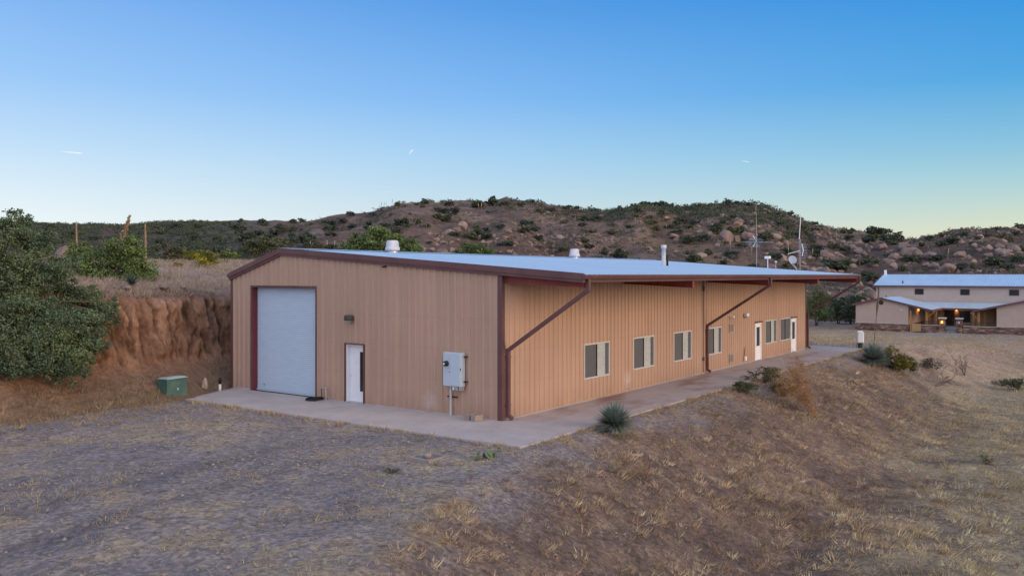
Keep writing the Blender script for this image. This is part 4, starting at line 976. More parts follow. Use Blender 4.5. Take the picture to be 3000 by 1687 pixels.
# more of both, scattered at random image pixels between skyline and roofline
r = np.random.default_rng(44)
def scatter(n, x0, x1, ymin, dens, seed):
    r = np.random.default_rng(seed); out = []
    while len(out) < n:
        px = r.uniform(x0, x1)
        sky = min(np.interp(px, main_ridge[:, 0], main_ridge[:, 1]), np.interp(px, left_ridge[:, 0], left_ridge[:, 1]), np.interp(px, right_ridge[:, 0], right_ridge[:, 1]))
        lo = np.interp(px, ROOFLINE[:, 0], ROOFLINE[:, 1])
        py = sky+3+(lo-sky-3)*r.uniform(0, 1)**ymin
        if r.uniform() > dens(px, py, sky, lo): continue
        p = cast_px(px, py)
        if p is None or p[1] < 100: continue
        if fbm(p[0]/16, p[1]/16, 57, 3) < -.12: continue
        out.append((px, py, p))
    return out
for px, py, p in scatter(90, 700, 3000, 1.5, lambda a, b, s, l: 1, 45):
    kind = random.choice(['dark', 'dark', 'olive', 'grey']); s = random.uniform(1.8, 4.2)
    p[2] -= s*.05
    hill_obj('desert_shrub', random.choice(shrubs[kind]), p, s, {'dark': 'dark green shrub', 'olive': 'olive green bush', 'grey': 'greyish brown brush'}[kind], 'shrub', 'shrubs on the hills', px, py, .75); nsh += 1
for px, py, p in scatter(150, 1480, 3000, .8, lambda a, b, s, l: .15+.85*sstep(2200, 2600, a)+.5*(1400 < a < 1500)+.35*(2080 < a < 2330), 46):
    s = random.uniform(.9, 2.8)
    hill_obj('boulder', random.choice(rocks), p, s, 'tan boulder' if s > 1.8 else 'small tan rock', 'boulder', 'boulders on the hills', px, py, random.uniform(.7, 1.0))
for px, py, p in scatter(70, 90, 900, 1.3, lambda a, b, s, l: 1, 48):
    kind = random.choice(['dark', 'dark', 'olive']); s = random.uniform(2.4, 5.5); p[2] -= s*.05
    hill_obj('desert_shrub', random.choice(shrubs[kind]), p, s, {'dark': 'dark green tree', 'olive': 'olive green bush'}[kind], 'shrub', 'shrubs on the hills', px, py, .85); nsh += 1
# stalks
K1 = [(1215,130,45,1),(1230,120,38,1),(1246,120,32,1),(1285,112,42,1),(785,207,24,1),(1075,180,24,1),(1745,95,20,1),(1930,100,24,1),(840,450,62,0),(725,440,52,0),(888,452,64,0),(1520,310,40,0),(1900,178,50,0),(1880,172,40,0),(880,195,20,1),(900,192,18,1)]
K2 = [(1095,420,42,0),(1148,446,57,0),(1245,480,34,0),(1292,488,54,0),(1545,490,60,0),(1708,496,52,0),(1840,575,60,0),(1875,380,52,0),(1945,355,32,0),(1817,268,28,1),(1930,285,24,1),(1975,292,28,1),(2150,305,24,1),(2240,325,24,1),(2300,352,18,1),(710,320,42,0),(535,290,42,0),(495,276,50,0),(1550,580,20,0)]
K3 = [(120,150,42,0),(908,290,76,0),(88,345,50,0),(290,345,40,0),(1145,335,50,0),(1205,335,50,0),(100,695,66,0),(405,75,24,1),(502,92,22,1),(180,50,24,1),(225,55,24,1)]
for a, b, h, dk in [(600+a/2.342, 540+b/2.342, h/2.342, d) for a, b, h, d in K1]+[(1650+a/2.342, 540+b/2.342, h/2.342, d) for a, b, h, d in K2]+[(2400+a/2.415, 640+b/2.415, h/2.415, d) for a, b, h, d in K3]:
    sky = min(np.interp(a, main_ridge[:, 0], main_ridge[:, 1]), np.interp(a, left_ridge[:, 0], left_ridge[:, 1]), np.interp(a, right_ridge[:, 0], right_ridge[:, 1]))
    p = cast_px(a, max(b, sky+3))
    if p is None: continue
    s = h/2500*p[1]*1.1
    o = link('agave_stalk', random.choice(stalks[3:] if dk else stalks[:3]), None, None, tuple(p), (random.uniform(-.08, .08), random.uniform(-.08, .08), random.uniform(0, 6)))
    o.scale = (s*1.3, s*1.3, s); tag(o, ('thin dark agave stalk' if dk else 'pale dry agave stalk')+' '+where(a, b), 'agave stalk', 'dry flower stalks on the hills')

def make_rubble():
    r = np.random.default_rng(62); import bmesh
    bm = bmesh.new(); bmesh.ops.create_icosphere(bm, subdivisions=1, radius=.5); V0 = np.array([v.co for v in bm.verts]); F0 = np.array([[v.index for v in f.verts] for f in bm.faces]); bm.free()
    n = 16000; t = r.uniform(-.1, .63, n); y = r.uniform(112, 255, n); x = t*y; px = 1500+2500*t; z = Hgt(x, y); b = base_h(x, y)
    d = (.06+.9*sstep(.05, .3, fbm(x/18, y/18, 64, 3)))*(.25+.75*sstep(2250, 2650, px)+.4*((px > 1500)&(px < 1800)))
    k = (r.uniform(0, 1, n) < d*.55)&((z-b) > .3); x, y, z = x[k], y[k], z[k]; m = len(x)
    s = r.uniform(.25, .95, m); V = V0[None]*s[:, None, None]*r.uniform(.65, 1.35, (m, len(V0), 1))*r.uniform(.7, 1.3, (m, 1, 3)); V += np.stack([x, y, z+s*.1], 1)[:, None]
    C = np.repeat(pick(r, [(.24, .172, .145), (.20, .15, .13), (.275, .205, .165)], m), len(V0), 0)
    tag(link('rock_rubble', np_mesh('rock_rubble', V.reshape(-1, 3), (F0[None]+len(V0)*np.arange(m)[:, None, None]).reshape(-1, 3), C), M['rock']), 'small broken rocks strewn over the hillsides', 'rocks', kind='stuff')
make_rubble()
# low scrub that nobody could count
def make_scrub():
    r = np.random.default_rng(61); n = 46000
    t = r.uniform(-.64, .64, n); y = 100+330*r.uniform(0, 1, n)**1.0; x = t*y; lx, ly = to_loc(x, y)
    px = 1500+2500*t
    lefty = sstep(900, 560, px); z = Hgt(x, y); b = base_h(x, y)
    d = (.16+.34*sstep(-.05, .3, fbm(x/12, y/12, 63, 3)))*(y < 275)+lefty*.75*(y > 120)
    topm = sstep(180, 260, y)*sstep(1690, 1800, px)*sstep(2500, 2300, px)*.55
    topm += sstep(205, 262, y)*sstep(1420, 1500, px)*sstep(1800, 1700, px)*.35
    topm += sstep(2650, 2750, px)*.15
    k = (r.uniform(0, 1, n) < d+topm)&((z-b) > .4)&(y < 275+lefty*170)
    x, y, lefty, topm = x[k], y[k], lefty[k], topm[k]; m = len(x)
    gk = (fbm(x/20, y/20, 68, 3)+r.normal(0, .25, m) > .12); s = r.uniform(.22, .7, m)*(1+1.3*np.maximum(np.maximum(lefty, topm*2), gk*.45)); q = 26
    i = np.repeat(np.arange(m), q); dd = unit(r, m*q); dd[:, 2] = np.abs(dd[:, 2])*.8
    P = np.stack([x, y, Hgt(x, y)], 1)[i]+dd*(s[i]*r.uniform(.5, 1.1, m*q))[:, None]
    t1 = unit(r, m*q); t2 = unit(r, m*q); sz = (s[i]*.24)[:, None]
    V = np.stack([P-t1*sz, P-t2*sz*.6, P+t1*sz, P+t2*sz*.6], 1).reshape(-1, 3)
    dk = np.maximum(np.maximum(lefty, topm*2), gk*.7)[:, None] > r.uniform(.1, .9, (m, 1))
    C = np.where(dk, pick(r, DARK+OLIVE[:2], m), pick(r, GREY+[(.20, .15, .11), (.15, .12, .085), (.10, .10, .06)], m))
    C = np.repeat(C[i]*r.uniform(.75, 1.25, (m*q, 1)), 4, 0)
    me = np_mesh('hill_scrub', V, np.arange(m*q*4).reshape(-1, 4), C)
    tag(link('hill_scrub', me, M['leaf']), 'low dry scrub covering the hillsides behind the building', 'scrub', kind='stuff')
make_scrub()

# trees with trunk and crown
def tree(name, base, clumps, n, size, pal, seed, label, cat, group=None, trunks=3, tr=.09, aspect=.5):
    e = empty(name, tuple(base)); tag(e, label, cat, group)
    cl = [(c[0]-base[0], c[1]-base[1], c[2]-base[2], *c[3:]) for c in clumps]
    V, F, C = crown(cl, n, size, pal, seed, .5, .4, aspect, 26)
    link('crown', np_mesh('crown', V, F, C), M['leaf'], e)
    m = MB(); r_ = random.Random(seed)
    for i in range(trunks):
        c = cl[i % len(cl)] if i else cl[0]
        a = (r_.uniform(-.15, .15), r_.uniform(-.15, .15), -.15)
        mid = (c[0]*.4+r_.uniform(-.15, .15), c[1]*.4, c[2]*.5)
        m.tube([a, mid, (c[0], c[1], c[2])], tr, 7, tr*.25)
        for _ in range(3):
            k = r_.choice(cl); m.tube([mid, ((mid[0]+k[0])/2+r_.uniform(-.2, .2), (mid[1]+k[1])/2, (mid[2]+k[2])/2), (k[0]+r_.uniform(-.4, .4)*k[3], k[1], k[2]+r_.uniform(-.3, .6)*k[5])], tr*.45, 5, tr*.1)
    m.build('trunk', M['bark'], e, True)
    return e
def clumpset(spec, d):
    """(px,py,rx,ry[,dd]) as image pixels at distance d -> world clumps"""
    out = []
    for q in spec:
        dd = d+(q[4] if len(q) > 4 else 0); p = at(q[0], q[1], dd); k = dd/2500
        out.append((p[0], p[1], p[2], q[2]*k, (q[2]+q[3])/2*k*.8, q[3]*k))
    return out
JUN = [(.115, .17, .095), (.095, .145, .085), (.145, .20, .11), (.075, .115, .072), (.165, .205, .095)]
# big juniper hanging over the cut at the left edge
sp = [(30, 690, 85, 50, 1.6), (95, 705, 65, 45, 1), (60, 780, 130, 65, .8), (172, 790, 62, 48, .8), (-40, 850, 130, 110, 1), (90, 870, 120, 60, .2), (205, 865, 58, 42, .3), (275, 885, 60, 45, 0), (200, 930, 110, 60, -.6), (300, 925, 45, 40, -.6), (60, 975, 110, 75, -.6), (165, 1010, 95, 65, -1.2), (250, 995, 65, 60, -1.0), (190, 1080, 60, 45, -1.7), (230, 1060, 42, 42, -1.6), (120, 1055, 55, 42, -1.6), (-30, 980, 90, 90, -.6), (15, 655, 55, 26, 1.6), (75, 640, 26, 12, 1.6), (40, 622, 30, 10, 1.6), (-90, 740, 90, 90, 1), (-110, 900, 110, 100, 0), (120, 800, 90, 50, .2), (130, 940, 100, 60, -.8), (20, 900, 80, 60, -.2), (330, 900, 22, 20, -.4), (40, 1080, 60, 40, -1.2)]
def clumps_by_bank(spec):
    out = []
    for q in spec:
        d = 32.2/(.5801-.8146*(q[0]-1500)/2500)+q[4]; p = at(q[0], q[1], d); k = d/2500
        out.append((p[0], p[1], p[2], q[2]*k, (q[2]+q[3])/2*k*.7, q[3]*k))
    return out
bx, by = to_world(-9.0, 17.6)
rj = random.Random(9); sp = sp+[(q[0]+math.cos(a)*q[2]*1.02, q[1]+math.sin(a)*q[3]*1.02, q[2]*rj.uniform(.14, .28), q[3]*rj.uniform(.14, .28), q[4]-.2) for q in sp for a in [rj.uniform(0, 6.28) for _ in range(5)]]
tree('juniper_tree', (bx, by, 3.95), clumps_by_bank(sp), 130000, .048, JUN, 401, 'big dark green juniper hanging over the earth bank at left', 'tree', None, 6, .14, .45)
# mesquite behind it
b = at(340, 885, 42); b[2] = gz(b[0], b[1])
tree('mesquite_tree', b, clumpset([(300, 770, 70, 50), (370, 740, 60, 45), (400, 790, 55, 45), (330, 820, 80, 40), (420, 820, 35, 35), (250, 790, 45, 40), (385, 705, 28, 22), (225, 740, 40, 35, 2), (300, 860, 60, 25), (400, 850, 45, 25)], 42), 30000, .06, MESQ, 402, 'bright green mesquite on the bank right of the juniper', 'tree', None, 4, .07)
def bush(name, px, py, d, spec, n, size, pal, seed, label, cat='shrub', group=None, name2=None):
    b = at(px, py, d); b[2] = gz(b[0], b[1]); 
    cl = [(c[0]-b[0], c[1]-b[1], c[2]-b[2], *c[3:]) for c in clumpset(spec, d)]
    e = empty(name, tuple(b)); tag(e, label, cat, group)
    V, F, C = crown(cl, n, size, pal, seed, .5, .4, tufts=14); link('foliage', np_mesh('foliage', V, F, C), M['leaf'], e)
    m = MB(); rr = random.Random(seed)
    for c in cl[:5]: m.tube([(rr.uniform(-.05, .05), 0, -.1), (c[0]*.5, c[1]*.5, c[2]*.6), (c[0], c[1], c[2])], .03, 5, .01)
    m.build('stem', M['bark'], e)
    return e
bush('yellow_shrub', 588, 785, 58, [(568, 744, 34, 21), (610, 748, 30, 24), (590, 760, 46, 22), (628, 764, 20, 16)], 4200, .055, YELL, 411, 'rounded yellow green shrub on the bank, left of the roof')
bush('yellow_shrub', 660, 760, 66, [(655, 742, 30, 14), (678, 748, 24, 11)], 1600, .06, MESQ+YELL[:1], 412, 'small bright green shrub just left of the gable roof')
bush('low_shrub', 528, 785, 56, [(528, 776, 18, 9)], 350, .06, YELL+OLIVE, 413, 'tiny yellowish shrub in grass left of the yellow shrub')
bush('brush', 505, 760, 62, [(488, 736, 30, 20), (525, 732, 30, 19), (508, 750, 36, 16)], 3000, .06, OLIVE+GREY, 414, 'olive brown brush behind the bank grass')
bush('low_shrub', 425, 845, 43, [(425, 800, 25, 18), (440, 810, 18, 15)], 500, .07, MESQ, 415, 'low green shrub at the foot of the mesquite')
bush('sage_bush', 345, 860, 36, [(345, 848, 26, 14), (325, 850, 20, 12)], 700, .05, [(.19, .155, .145), (.16, .13, .125), (.22, .18, .16)], 416, 'dry mauve grey bush at the lip of the bank')
# trees behind the metal building
def btree(spec, d, n, label, pal, seed):
    cl = clumpset(spec, d); x = np.mean([c[0] for c in cl]); y = np.mean([c[1] for c in cl])
    tree('mesquite_tree', (x, y, gz(x, y)), cl, n, .10, pal, seed, label, 'tree', 'trees behind the metal building', 3, .09, .5)
btree([(1060, 705, 45, 28), (1110, 690, 45, 28), (1085, 725, 70, 25), (1150, 705, 35, 28), (1030, 725, 35, 22)], 72, 14000, 'wide green mesquite behind the roof, left of the front vent', MESQ, 421)
btree([(1195, 718, 32, 25), (1175, 730, 30, 22), (1215, 735, 25, 20)], 74, 6000, 'green tree behind the roof, right of the front vent', MESQ, 422)
btree([(1385, 730, 40, 20), (1415, 738, 40, 18), (1360, 742, 30, 15)], 78, 6000, 'low green tree behind the roof amid the boulders', MESQ+OLIVE, 423)
btree([(770, 715, 45, 22), (740, 728, 35, 20), (805, 725, 30, 20)], 76, 8000, 'olive tree behind the peak of the roof', OLIVE, 424)
btree([(935, 720, 22, 16), (920, 728, 20, 14)], 80, 600, 'small pale tree behind the roof between the dry stalks', OLIVE+GREY, 425)
btree([(2390, 870, 32, 40), (2370, 890, 26, 35), (2410, 885, 26, 32), (2395, 912, 42, 24), (2370, 922, 32, 16), (2420, 926, 34, 18)], 114, 8000, 'leafy green tree just past the far end of the metal building', OLIVE+MESQ[:2], 426)
btree([(2455, 905, 30, 25), (2435, 915, 28, 20), (2480, 920, 30, 22), (2450, 930, 38, 16)], 119, 5000, 'bushy tree between the metal building and the far house', OLIVE+DARK, 427)
btree([(2500, 890, 26, 30), (2490, 912, 28, 26), (2485, 928, 28, 16)], 117, 4500, 'dark green tree at the left wall of the far house', DARK+OLIVE, 428)

# yuccas and sotol rosettes
def rosette(name, base, rad, n, label, cat, pal, seed, group=None, stalk=None):
    r = np.random.default_rng(seed); e = empty(name, tuple(base)); tag(e, label, cat, group)
    az = r.uniform(0, 6.283, n); el = np.arcsin(np.clip(r.uniform(-.30, 1, n), -1, 1)); L = rad*r.uniform(.75, 1.08, n); hub = np.array((0, 0, rad*.30))
    d = np.stack([np.cos(az)*np.cos(el), np.sin(az)*np.cos(el), np.sin(el)], 1); sd = np.stack([-np.sin(az), np.cos(az), 0*az], 1)
    w = rad*.026*r.uniform(.8, 1.3, n)
    b = hub+d*rad*.08; m_ = hub+d*(L*.55)[:, None]; t = hub+d*L[:, None]-np.array((0, 0, 1))*(L*.07*np.cos(el))[:, None]
    V = np.stack([b-sd*w[:, None], b+sd*w[:, None], m_+sd*(w*.9)[:, None], t, m_-sd*(w*.9)[:, None]], 1).reshape(-1, 3)
    i = np.arange(n)*5; F = np.concatenate([np.stack([i, i+1, i+2, i+4], 1)]); F2 = np.stack([i+4, i+2, i+3, i+3], 1)
    me = bpy.data.meshes.new('leaves'); me.from_pydata([tuple(v) for v in V], [], [tuple(f) for f in F]+[tuple(f[:3]) for f in F2]); me.update()
    C = np.repeat(pick(r, pal, n)*r.uniform(.8, 1.2, (n, 1)), 5, 0); c4 = np.ones((len(V), 4), np.float32); c4[:, :3] = C
    a = me.color_attributes.new('Col', 'FLOAT_COLOR', 'POINT'); a.data.foreach_set('color', c4.ravel())
    link('leaves', me, M['leaf'], e)
    m = MB(); m.lathe([(rad*.12, -.15), (rad*.13, rad*.12), (rad*.08, rad*.3)], n=10); m.build('stem', stalk_pale, e, True)
    k = 90; az = r.uniform(0, 6.283, k); D = np.stack([np.cos(az)*.8, np.sin(az)*.8, -.75+0*az], 1); q = MB()
    for dd, ll in zip(D, r.uniform(.35, .6, k)): 
        s_ = (-dd[1]*.02*rad, dd[0]*.02*rad, 0); h0 = (dd[0]*rad*.1, dd[1]*rad*.1, rad*.3); t_ = (dd[0]*ll*rad, dd[1]*ll*rad, max(.02, rad*.3+dd[2]*ll*rad*.9))
        q.add([(h0[0]-s_[0], h0[1]-s_[1], h0[2]), (h0[0]+s_[0], h0[1]+s_[1], h0[2]), t_], [(0, 1, 2)])
    q.build('dead_leaves', stalk_pale, e)
    if stalk:
        m = MB(); m.tube([(0, 0, rad*.4), (stalk[0]*.5, 0, rad*.4+stalk[1]*.5), (stalk[0], 0, rad*.4+stalk[1])], .022, 6, .014)
        m.tube([(stalk[0]*.62, 0, rad*.4+stalk[1]*.62), (stalk[0]*.8, 0, rad*.4+stalk[1]*.8), (stalk[0], 0, rad*.4+stalk[1])], [.02, .075, .02], 7)
        m.build('flower_stalk', stalk_dark, e)
    return e
YUC = [(.21, .27, .225), (.16, .215, .18), (.27, .32, .265), (.13, .18, .14)]
p = cast_px(1800, 1268); rosette('yucca', p, .84, 620, 'spiky grey green yucca on the slope beside the concrete walk', 'yucca', YUC, 501)
p = cast_px(2557, 1068); p[2] -= .05; rosette('yucca', p, 1.2, 640, 'spiky yucca with a tall thin flower stalk beyond the walk end', 'yucca', YUC, 502, None, (.35, 3.9))
p = at(385, 842, 38.6); p[2] = gz(p[0], p[1]); rosette('yucca', p, .55, 260, 'small yucca on the bank edge below the mesquite', 'yucca', [(.10, .14, .10), (.13, .17, .12)], 503)
# tall agave plumes on the bank
plume_m = mat('plume_brown', (.30, .205, .135, 1), .95, 0, .3, 10)
def plume(px, py0, py1, d, w, lean, label, seed):
    b = at(px, py0, d); g = gz(b[0], b[1]); top = at(px, py1, d); e = empty('agave_stalk', (b[0], b[1], g)); tag(e, label, 'agave stalk', 'tall agave stalks on the bank')
    H_ = top[2]-g; h0 = b[2]-g; r = random.Random(seed)
    f = lambda z: (lean*(z/H_)**1.5, 0, z)
    m = MB(); m.tube([f(-.0), f(h0*.6), f(h0), f(H_*.98)], .05, 8, .03); m.build('stem', stalk_pale, e)
    q = MB(); n = 260
    for i in range(n):
        u = i/n; z = h0+(H_-h0)*u; rad = w*(math.sin(math.pi*min(1, .22+.78*u))**.7)*(1 if u < .9 else .6); a = r.uniform(0, 6.28); x0 = f(z)
        c = (x0[0]+math.cos(a)*rad*r.uniform(.5, 1), math.sin(a)*rad*r.uniform(.5, 1), z+r.uniform(-.03, .03)); s = w*.45
        v = [(c[0]+r.uniform(-s, s), c[1]+r.uniform(-s, s), c[2]+r.uniform(-s, s)) for _ in range(4)]; q.add(v, [(0, 1, 2), (0, 2, 3), (0, 3, 1), (1, 3, 2)])
    q.build('plume', plume_m, e)
    return e
plume(341, 722, 631, 47, .15, .75, 'thick leaning agave stalk behind the mesquite, middle of three', 601)
plume(226, 725, 649, 49, .07, -.05, 'thin upright agave stalk, leftmost of three on the bank', 602)
plume(428, 722, 654, 49, .075, -.05, 'thin upright agave stalk, rightmost of three on the bank', 603)

# pale rounded rock beyond the juniper, upright rock by the pavement
p = at(187, 735, 60); o = link('boulder', rocks[2], None, None, (p[0], p[1], gz(p[0], p[1])+.2), (0, 0, 1)); o.scale = (1.7, 1.4, 1.6); o.location[2] = p[2]-.25; tag(o, 'pale rounded boulder on the bank behind the juniper', 'boulder')
me = rock_mesh(231); me.materials.clear(); me.materials.append(mat('pale_rock', (.40, .32, .25, 1), .9, 0, .25, 4, .5, 12))
o = link('standing_rock', me, None, None, loc3(-1.45, 14.2, .30), (.1, .05, .4)); o.scale = (.30, .26, .95); tag(o, 'upright pale rock standing beside the concrete apron', 'rock')
# stones along the lip of the bank
for i, (px, s) in enumerate(((546, .32), (602, .42), (645, .3), (486, .25), (452, .3))):
    x, y = to_world(*[(-3.2, 17.0), (-1.6, 16.9), (-.6, 17.0), (-4.6, 17.0), (-5.4, 17.0)][i]); o = link('stone', rocks[i], None, None, (x, y, 4.30), (0, 0, i)); o.scale = (s*1.4, s*1.1, s*.9)
    tag(o, ['pale stone on the bank lip, middle of five', 'largest pale stone on the bank lip near the roof', 'pale stone on the bank lip closest to the roof', 'small pale stone on the bank lip below the grass', 'small stone on the bank lip nearest the yucca'][i], 'stone', 'stones along the bank lip')

# slope plants at right
PR = lambda px, py: cast_px(px, py)
def gbush(name, px, py, w, h, n, size, pal, seed, label, cat='shrub', group=None):
    p = cast_px(px, py); k = p[1]/2500; e = empty(name, tuple(p)); tag(e, label, cat, group); r = random.Random(seed); cl = []
    for i in range(8): cl.append((r.uniform(-.33, .33)*w*k, r.uniform(-.3, .3)*w*k, h*k*r.uniform(.25, .68), w*k*.24, w*k*.22, h*k*.3))
    V, F, C = crown(cl, n, size, pal, seed, .5, .4, tufts=14); V[:, 2] = np.maximum(V[:, 2], -.03); link('foliage', np_mesh('foliage', V, F, C), M['leaf'], e)
    m = MB()
    for c in cl: m.tube([(0, 0, -.1), (c[0]*.5, c[1]*.5, c[2]*.5), c[:3]], .022, 5, .006)
    m.build('stem', M['bark'], e); return e
gbush('creosote_bush', 2635, 1090, 108, 78, 5200, .055, [(.13, .12, .025), (.17, .15, .03), (.10, .10, .03), (.075, .08, .03)], 701, 'rounded olive yellow bush right of the yucca with stalk')
gbush('green_weed', 2235, 1122, 115, 52, 3600, .035, [(.15, .15, .075), (.12, .125, .07), (.19, .165, .09)], 702, 'low green weeds along the walk edge, behind the brown tumbleweed', 'weed')
gbush('green_weed', 2185, 1150, 75, 40, 2000, .035, OLIVE, 703, 'dark low weed on the slope nearest the concrete', 'weed')
gbush('green_weed', 2295, 1160, 110, 55, 3000, .035, [(.17, .14, .07), (.13, .125, .07), (.21, .16, .085)], 704, 'brownish green weed under the brown tumbleweed', 'weed')
gbush('grey_brush', 2715, 1078, 80, 32, 700, .06, GREY+[(.15, .11, .10)], 705, 'grey brush right of the olive yellow bush')
gbush('olive_brush', 2985, 1140, 75, 45, 900, .07, OLIVE+DARK, 706, 'dark leafy bush cut by the right edge')
gbush('olive_brush', 2935, 1130, 50, 25, 400, .06, OLIVE+GREY, 707, 'small dark brush left of the right edge bush')
gbush('low_tuft', 2895, 1360, 45, 40, 900, .024, [(.20, .21, .13), (.24, .24, .15), (.28, .26, .16)], 708, 'grey green tuft in the lower right grass', 'weed')
gbush('low_tuft', 1150, 1385, 60, 18, 350, .022, [(.13, .13, .10), (.17, .16, .12)], 709, 'dark green low weed in the front gravel', 'weed')
# prickly pear
p = cast_px(1418, 1343); e = empty('prickly_pear', tuple(p)); tag(e, 'low prickly pear cactus at the edge of the gravel', 'cactus'); r_ = random.Random(5)
pm = mat('cactus_green', (.11, .16, .09, 1), .7, 0, .2, 6)
for i in range(7):
    m = MB(); s = r_.uniform(.10, .15); m.lathe([(.001, 0), (.6, .12), (1, .5), (.85, .85), (.001, 1.0)], n=12)
    o = m.build('pad', pm, e, True, (r_.uniform(-.28, .28), r_.uniform(-.15, .15), -.02), (r_.uniform(-.7, .7), r_.uniform(-.7, .7), r_.uniform(0, 6))); o.scale = (s, s*.25, s*2)
# dead twigs and the brown tumbleweed
def twigs(name, px, py, hgt, wid, n, label, cat, seed, mt, rad=.02, lean=(0, 0), depth=2):
    p = cast_px(px, py); e = empty(name, tuple(p)); tag(e, label, cat); r = random.Random(seed); m = MB()
    def grow(a, d, L, rr, k):
        b = tuple(a[i]+d[i]*L*.5+r.uniform(-.08, .08)*L for i in range(3)); c = tuple(a[i]+d[i]*L for i in range(3))
        m.tube([a, b, c], rr, 4, rr*.45, False)
        if k:
            for _ in range(3):
                d2 = [d[0]+r.uniform(-.7, .7), d[1]+r.uniform(-.7, .7), d[2]+r.uniform(-.4, .5)]; l = math.sqrt(sum(q*q for q in d2)); d2 = [q/l for q in d2]
                s = r.uniform(.4, 1); grow(tuple(a[i]+(c[i]-a[i])*s for i in range(3)), d2, L*r.uniform(.4, .7), rr*.55, k-1)
    for i in range(n):
        d = [r.uniform(-1, 1)*wid+lean[0], r.uniform(-1, 1)*wid+lean[1], 1]; l = math.sqrt(sum(q*q for q in d)); grow((r.uniform(-.1, .1), r.uniform(-.1, .1), -.05), [q/l for q in d], hgt*r.uniform(.6, 1), rad, depth)
    m.build('twigs', mt, e); return e
tw = mat('tumbleweed_brown', (.36, .215, .115, 1), .9, 0, .3, 8); dead = mat('dead_wood', (.12, .09, .075, 1), .95, 0, .3, 8); pale = mat('pale_stem', (.42, .29, .17, 1), .9)
twigs('tumbleweed', 2392, 1226, 1.9, .33, 34, 'tall brown feathery dry weed leaning on the slope by the walk', 'weed', 811, tw, .009, (-.42, .25), 3)
e = bpy.data.objects['tumbleweed']; tp = clumpset([(2330, 1085, 34, 32), (2345, 1125, 42, 34), (2310, 1120, 36, 30), (2365, 1165, 28, 28), (2300, 1150, 40, 26), (2338, 1050, 14, 26)], e.location[1]-.2)
V, F, C = crown([(c[0]-e.location[0], c[1]-e.location[1], c[2]-e.location[2], *c[3:]) for c in tp], 5200, .05, [(.42, .265, .14), (.34, .20, .10), (.50, .34, .19)], 815, .4, .2, .14, 16); link('plume', np_mesh('plume', V, F, C), M['leaf'], e)
twigs('dead_bush', 2825, 1100, 1.1, .5, 4, 'bare dead bush standing in the right yard', 'dead bush', 812, dead, .03, (0, 0), 3)
twigs('dead_bush', 2740, 1080, .55, 1.2, 5, 'dark low dead bush right of the grey brush', 'dead bush', 813, dead, .03)
twigs('dead_branch', 2735, 1130, 1.5, .25, 2, 'fallen dead branch lying on the grassy slope', 'branch', 814, dead, .045, (2.6, .4), 2)

# ------------------------------------------------------------------ the far house
HX, HY_, HZ = 42.7, 106.0, -1.98
Hs = empty('stucco_house', (HX, HY_, HZ), math.atan2(-.5801, .8146))
tag(Hs, 'pinkish stucco house with pale blue metal roofs and stone base at right', 'house')
def gable_wing(s0, s1, sr, zr, el, ze, b0, b1, left):
    """wing seen end on: ridge at s=sr"""
    sl = (zr-2.63)/(8.67-3.06)
    f = lambda s: zr-abs(s-sr)*sl-.12
    ss = sorted({s0, sr, s1}) if s0 < sr < s1 else [s0, s1]
    poly = [(s0, b0, .92)]+[(s1, b0, .92)]+[(s, b0, f(s)) for s in reversed(ss)]
    n = len(poly); m = MB(); m.add(poly+[(p[0], b1, p[2]) for p in poly], [tuple(range(n)), tuple(range(2*n-1, n-1, -1))]+[(i, (i+1) % n, (i+1) % n+n, i+n) for i in range(n)])
    m.build('wing_wall', M['stucco'], Hs)
    m = MB(); m.bbox(s0-.06, s1+.06, b0-.08, b1-.1, -.5, .86, .01); m.build('stone_base', M['stone'], Hs)
    m = MB(); m.box(s0-.08, s1+.08, b0-.11, b1-.1, .862, .925); m.build('stone_cap', M['cap'], Hs)
    m = MB()
    for sa, sb in ((el[0], sr), (sr, el[1])):
        za, zb = zr-abs(sa-sr)*sl, zr-abs(sb-sr)*sl
        m.add([(sa, b0-.3, za), (sb, b0-.3, zb), (sb, b1, zb), (sa, b1, za), (sa, b0-.3, za-.07), (sb, b0-.3, zb-.07), (sb, b1, zb-.07), (sa, b1, za-.07)], [(0, 1, 2, 3), (7, 6, 5, 4), (0, 4, 5, 1), (1, 5, 6, 2), (2, 6, 7, 3), (3, 7, 4, 0)])
    m.build('roof', M['roof'], Hs)
    m = MB()
    for sa, sb in ((el[0]-.03, sr), (sr, el[1]+.03)):
        za, zb = zr-abs(sa-sr)*sl, zr-abs(sb-sr)*sl
        m.add([(sa, b0-.36, za+.03), (sb, b0-.36, zb+.03), (sb, b0-.303, zb+.03), (sa, b0-.303, za+.03), (sa, b0-.36, za-.18), (sb, b0-.36, zb-.18), (sb, b0-.303, zb-.18), (sa, b0-.303, za-.18)], [(0, 1, 2, 3), (7, 6, 5, 4), (0, 4, 5, 1), (1, 5, 6, 2), (2, 6, 7, 3), (3, 7, 4, 0)])
    m.build('rake_trim', M['trim'], Hs)
gable_wing(0, 6.01, 3.06, 4.0, (-.35, 8.67), 2.63, 0, 9.9, True)
gable_wing(15.3, 21.4, 18.4, 4.0, (12.9, 22.0), 2.63, 0, 9.9, False)
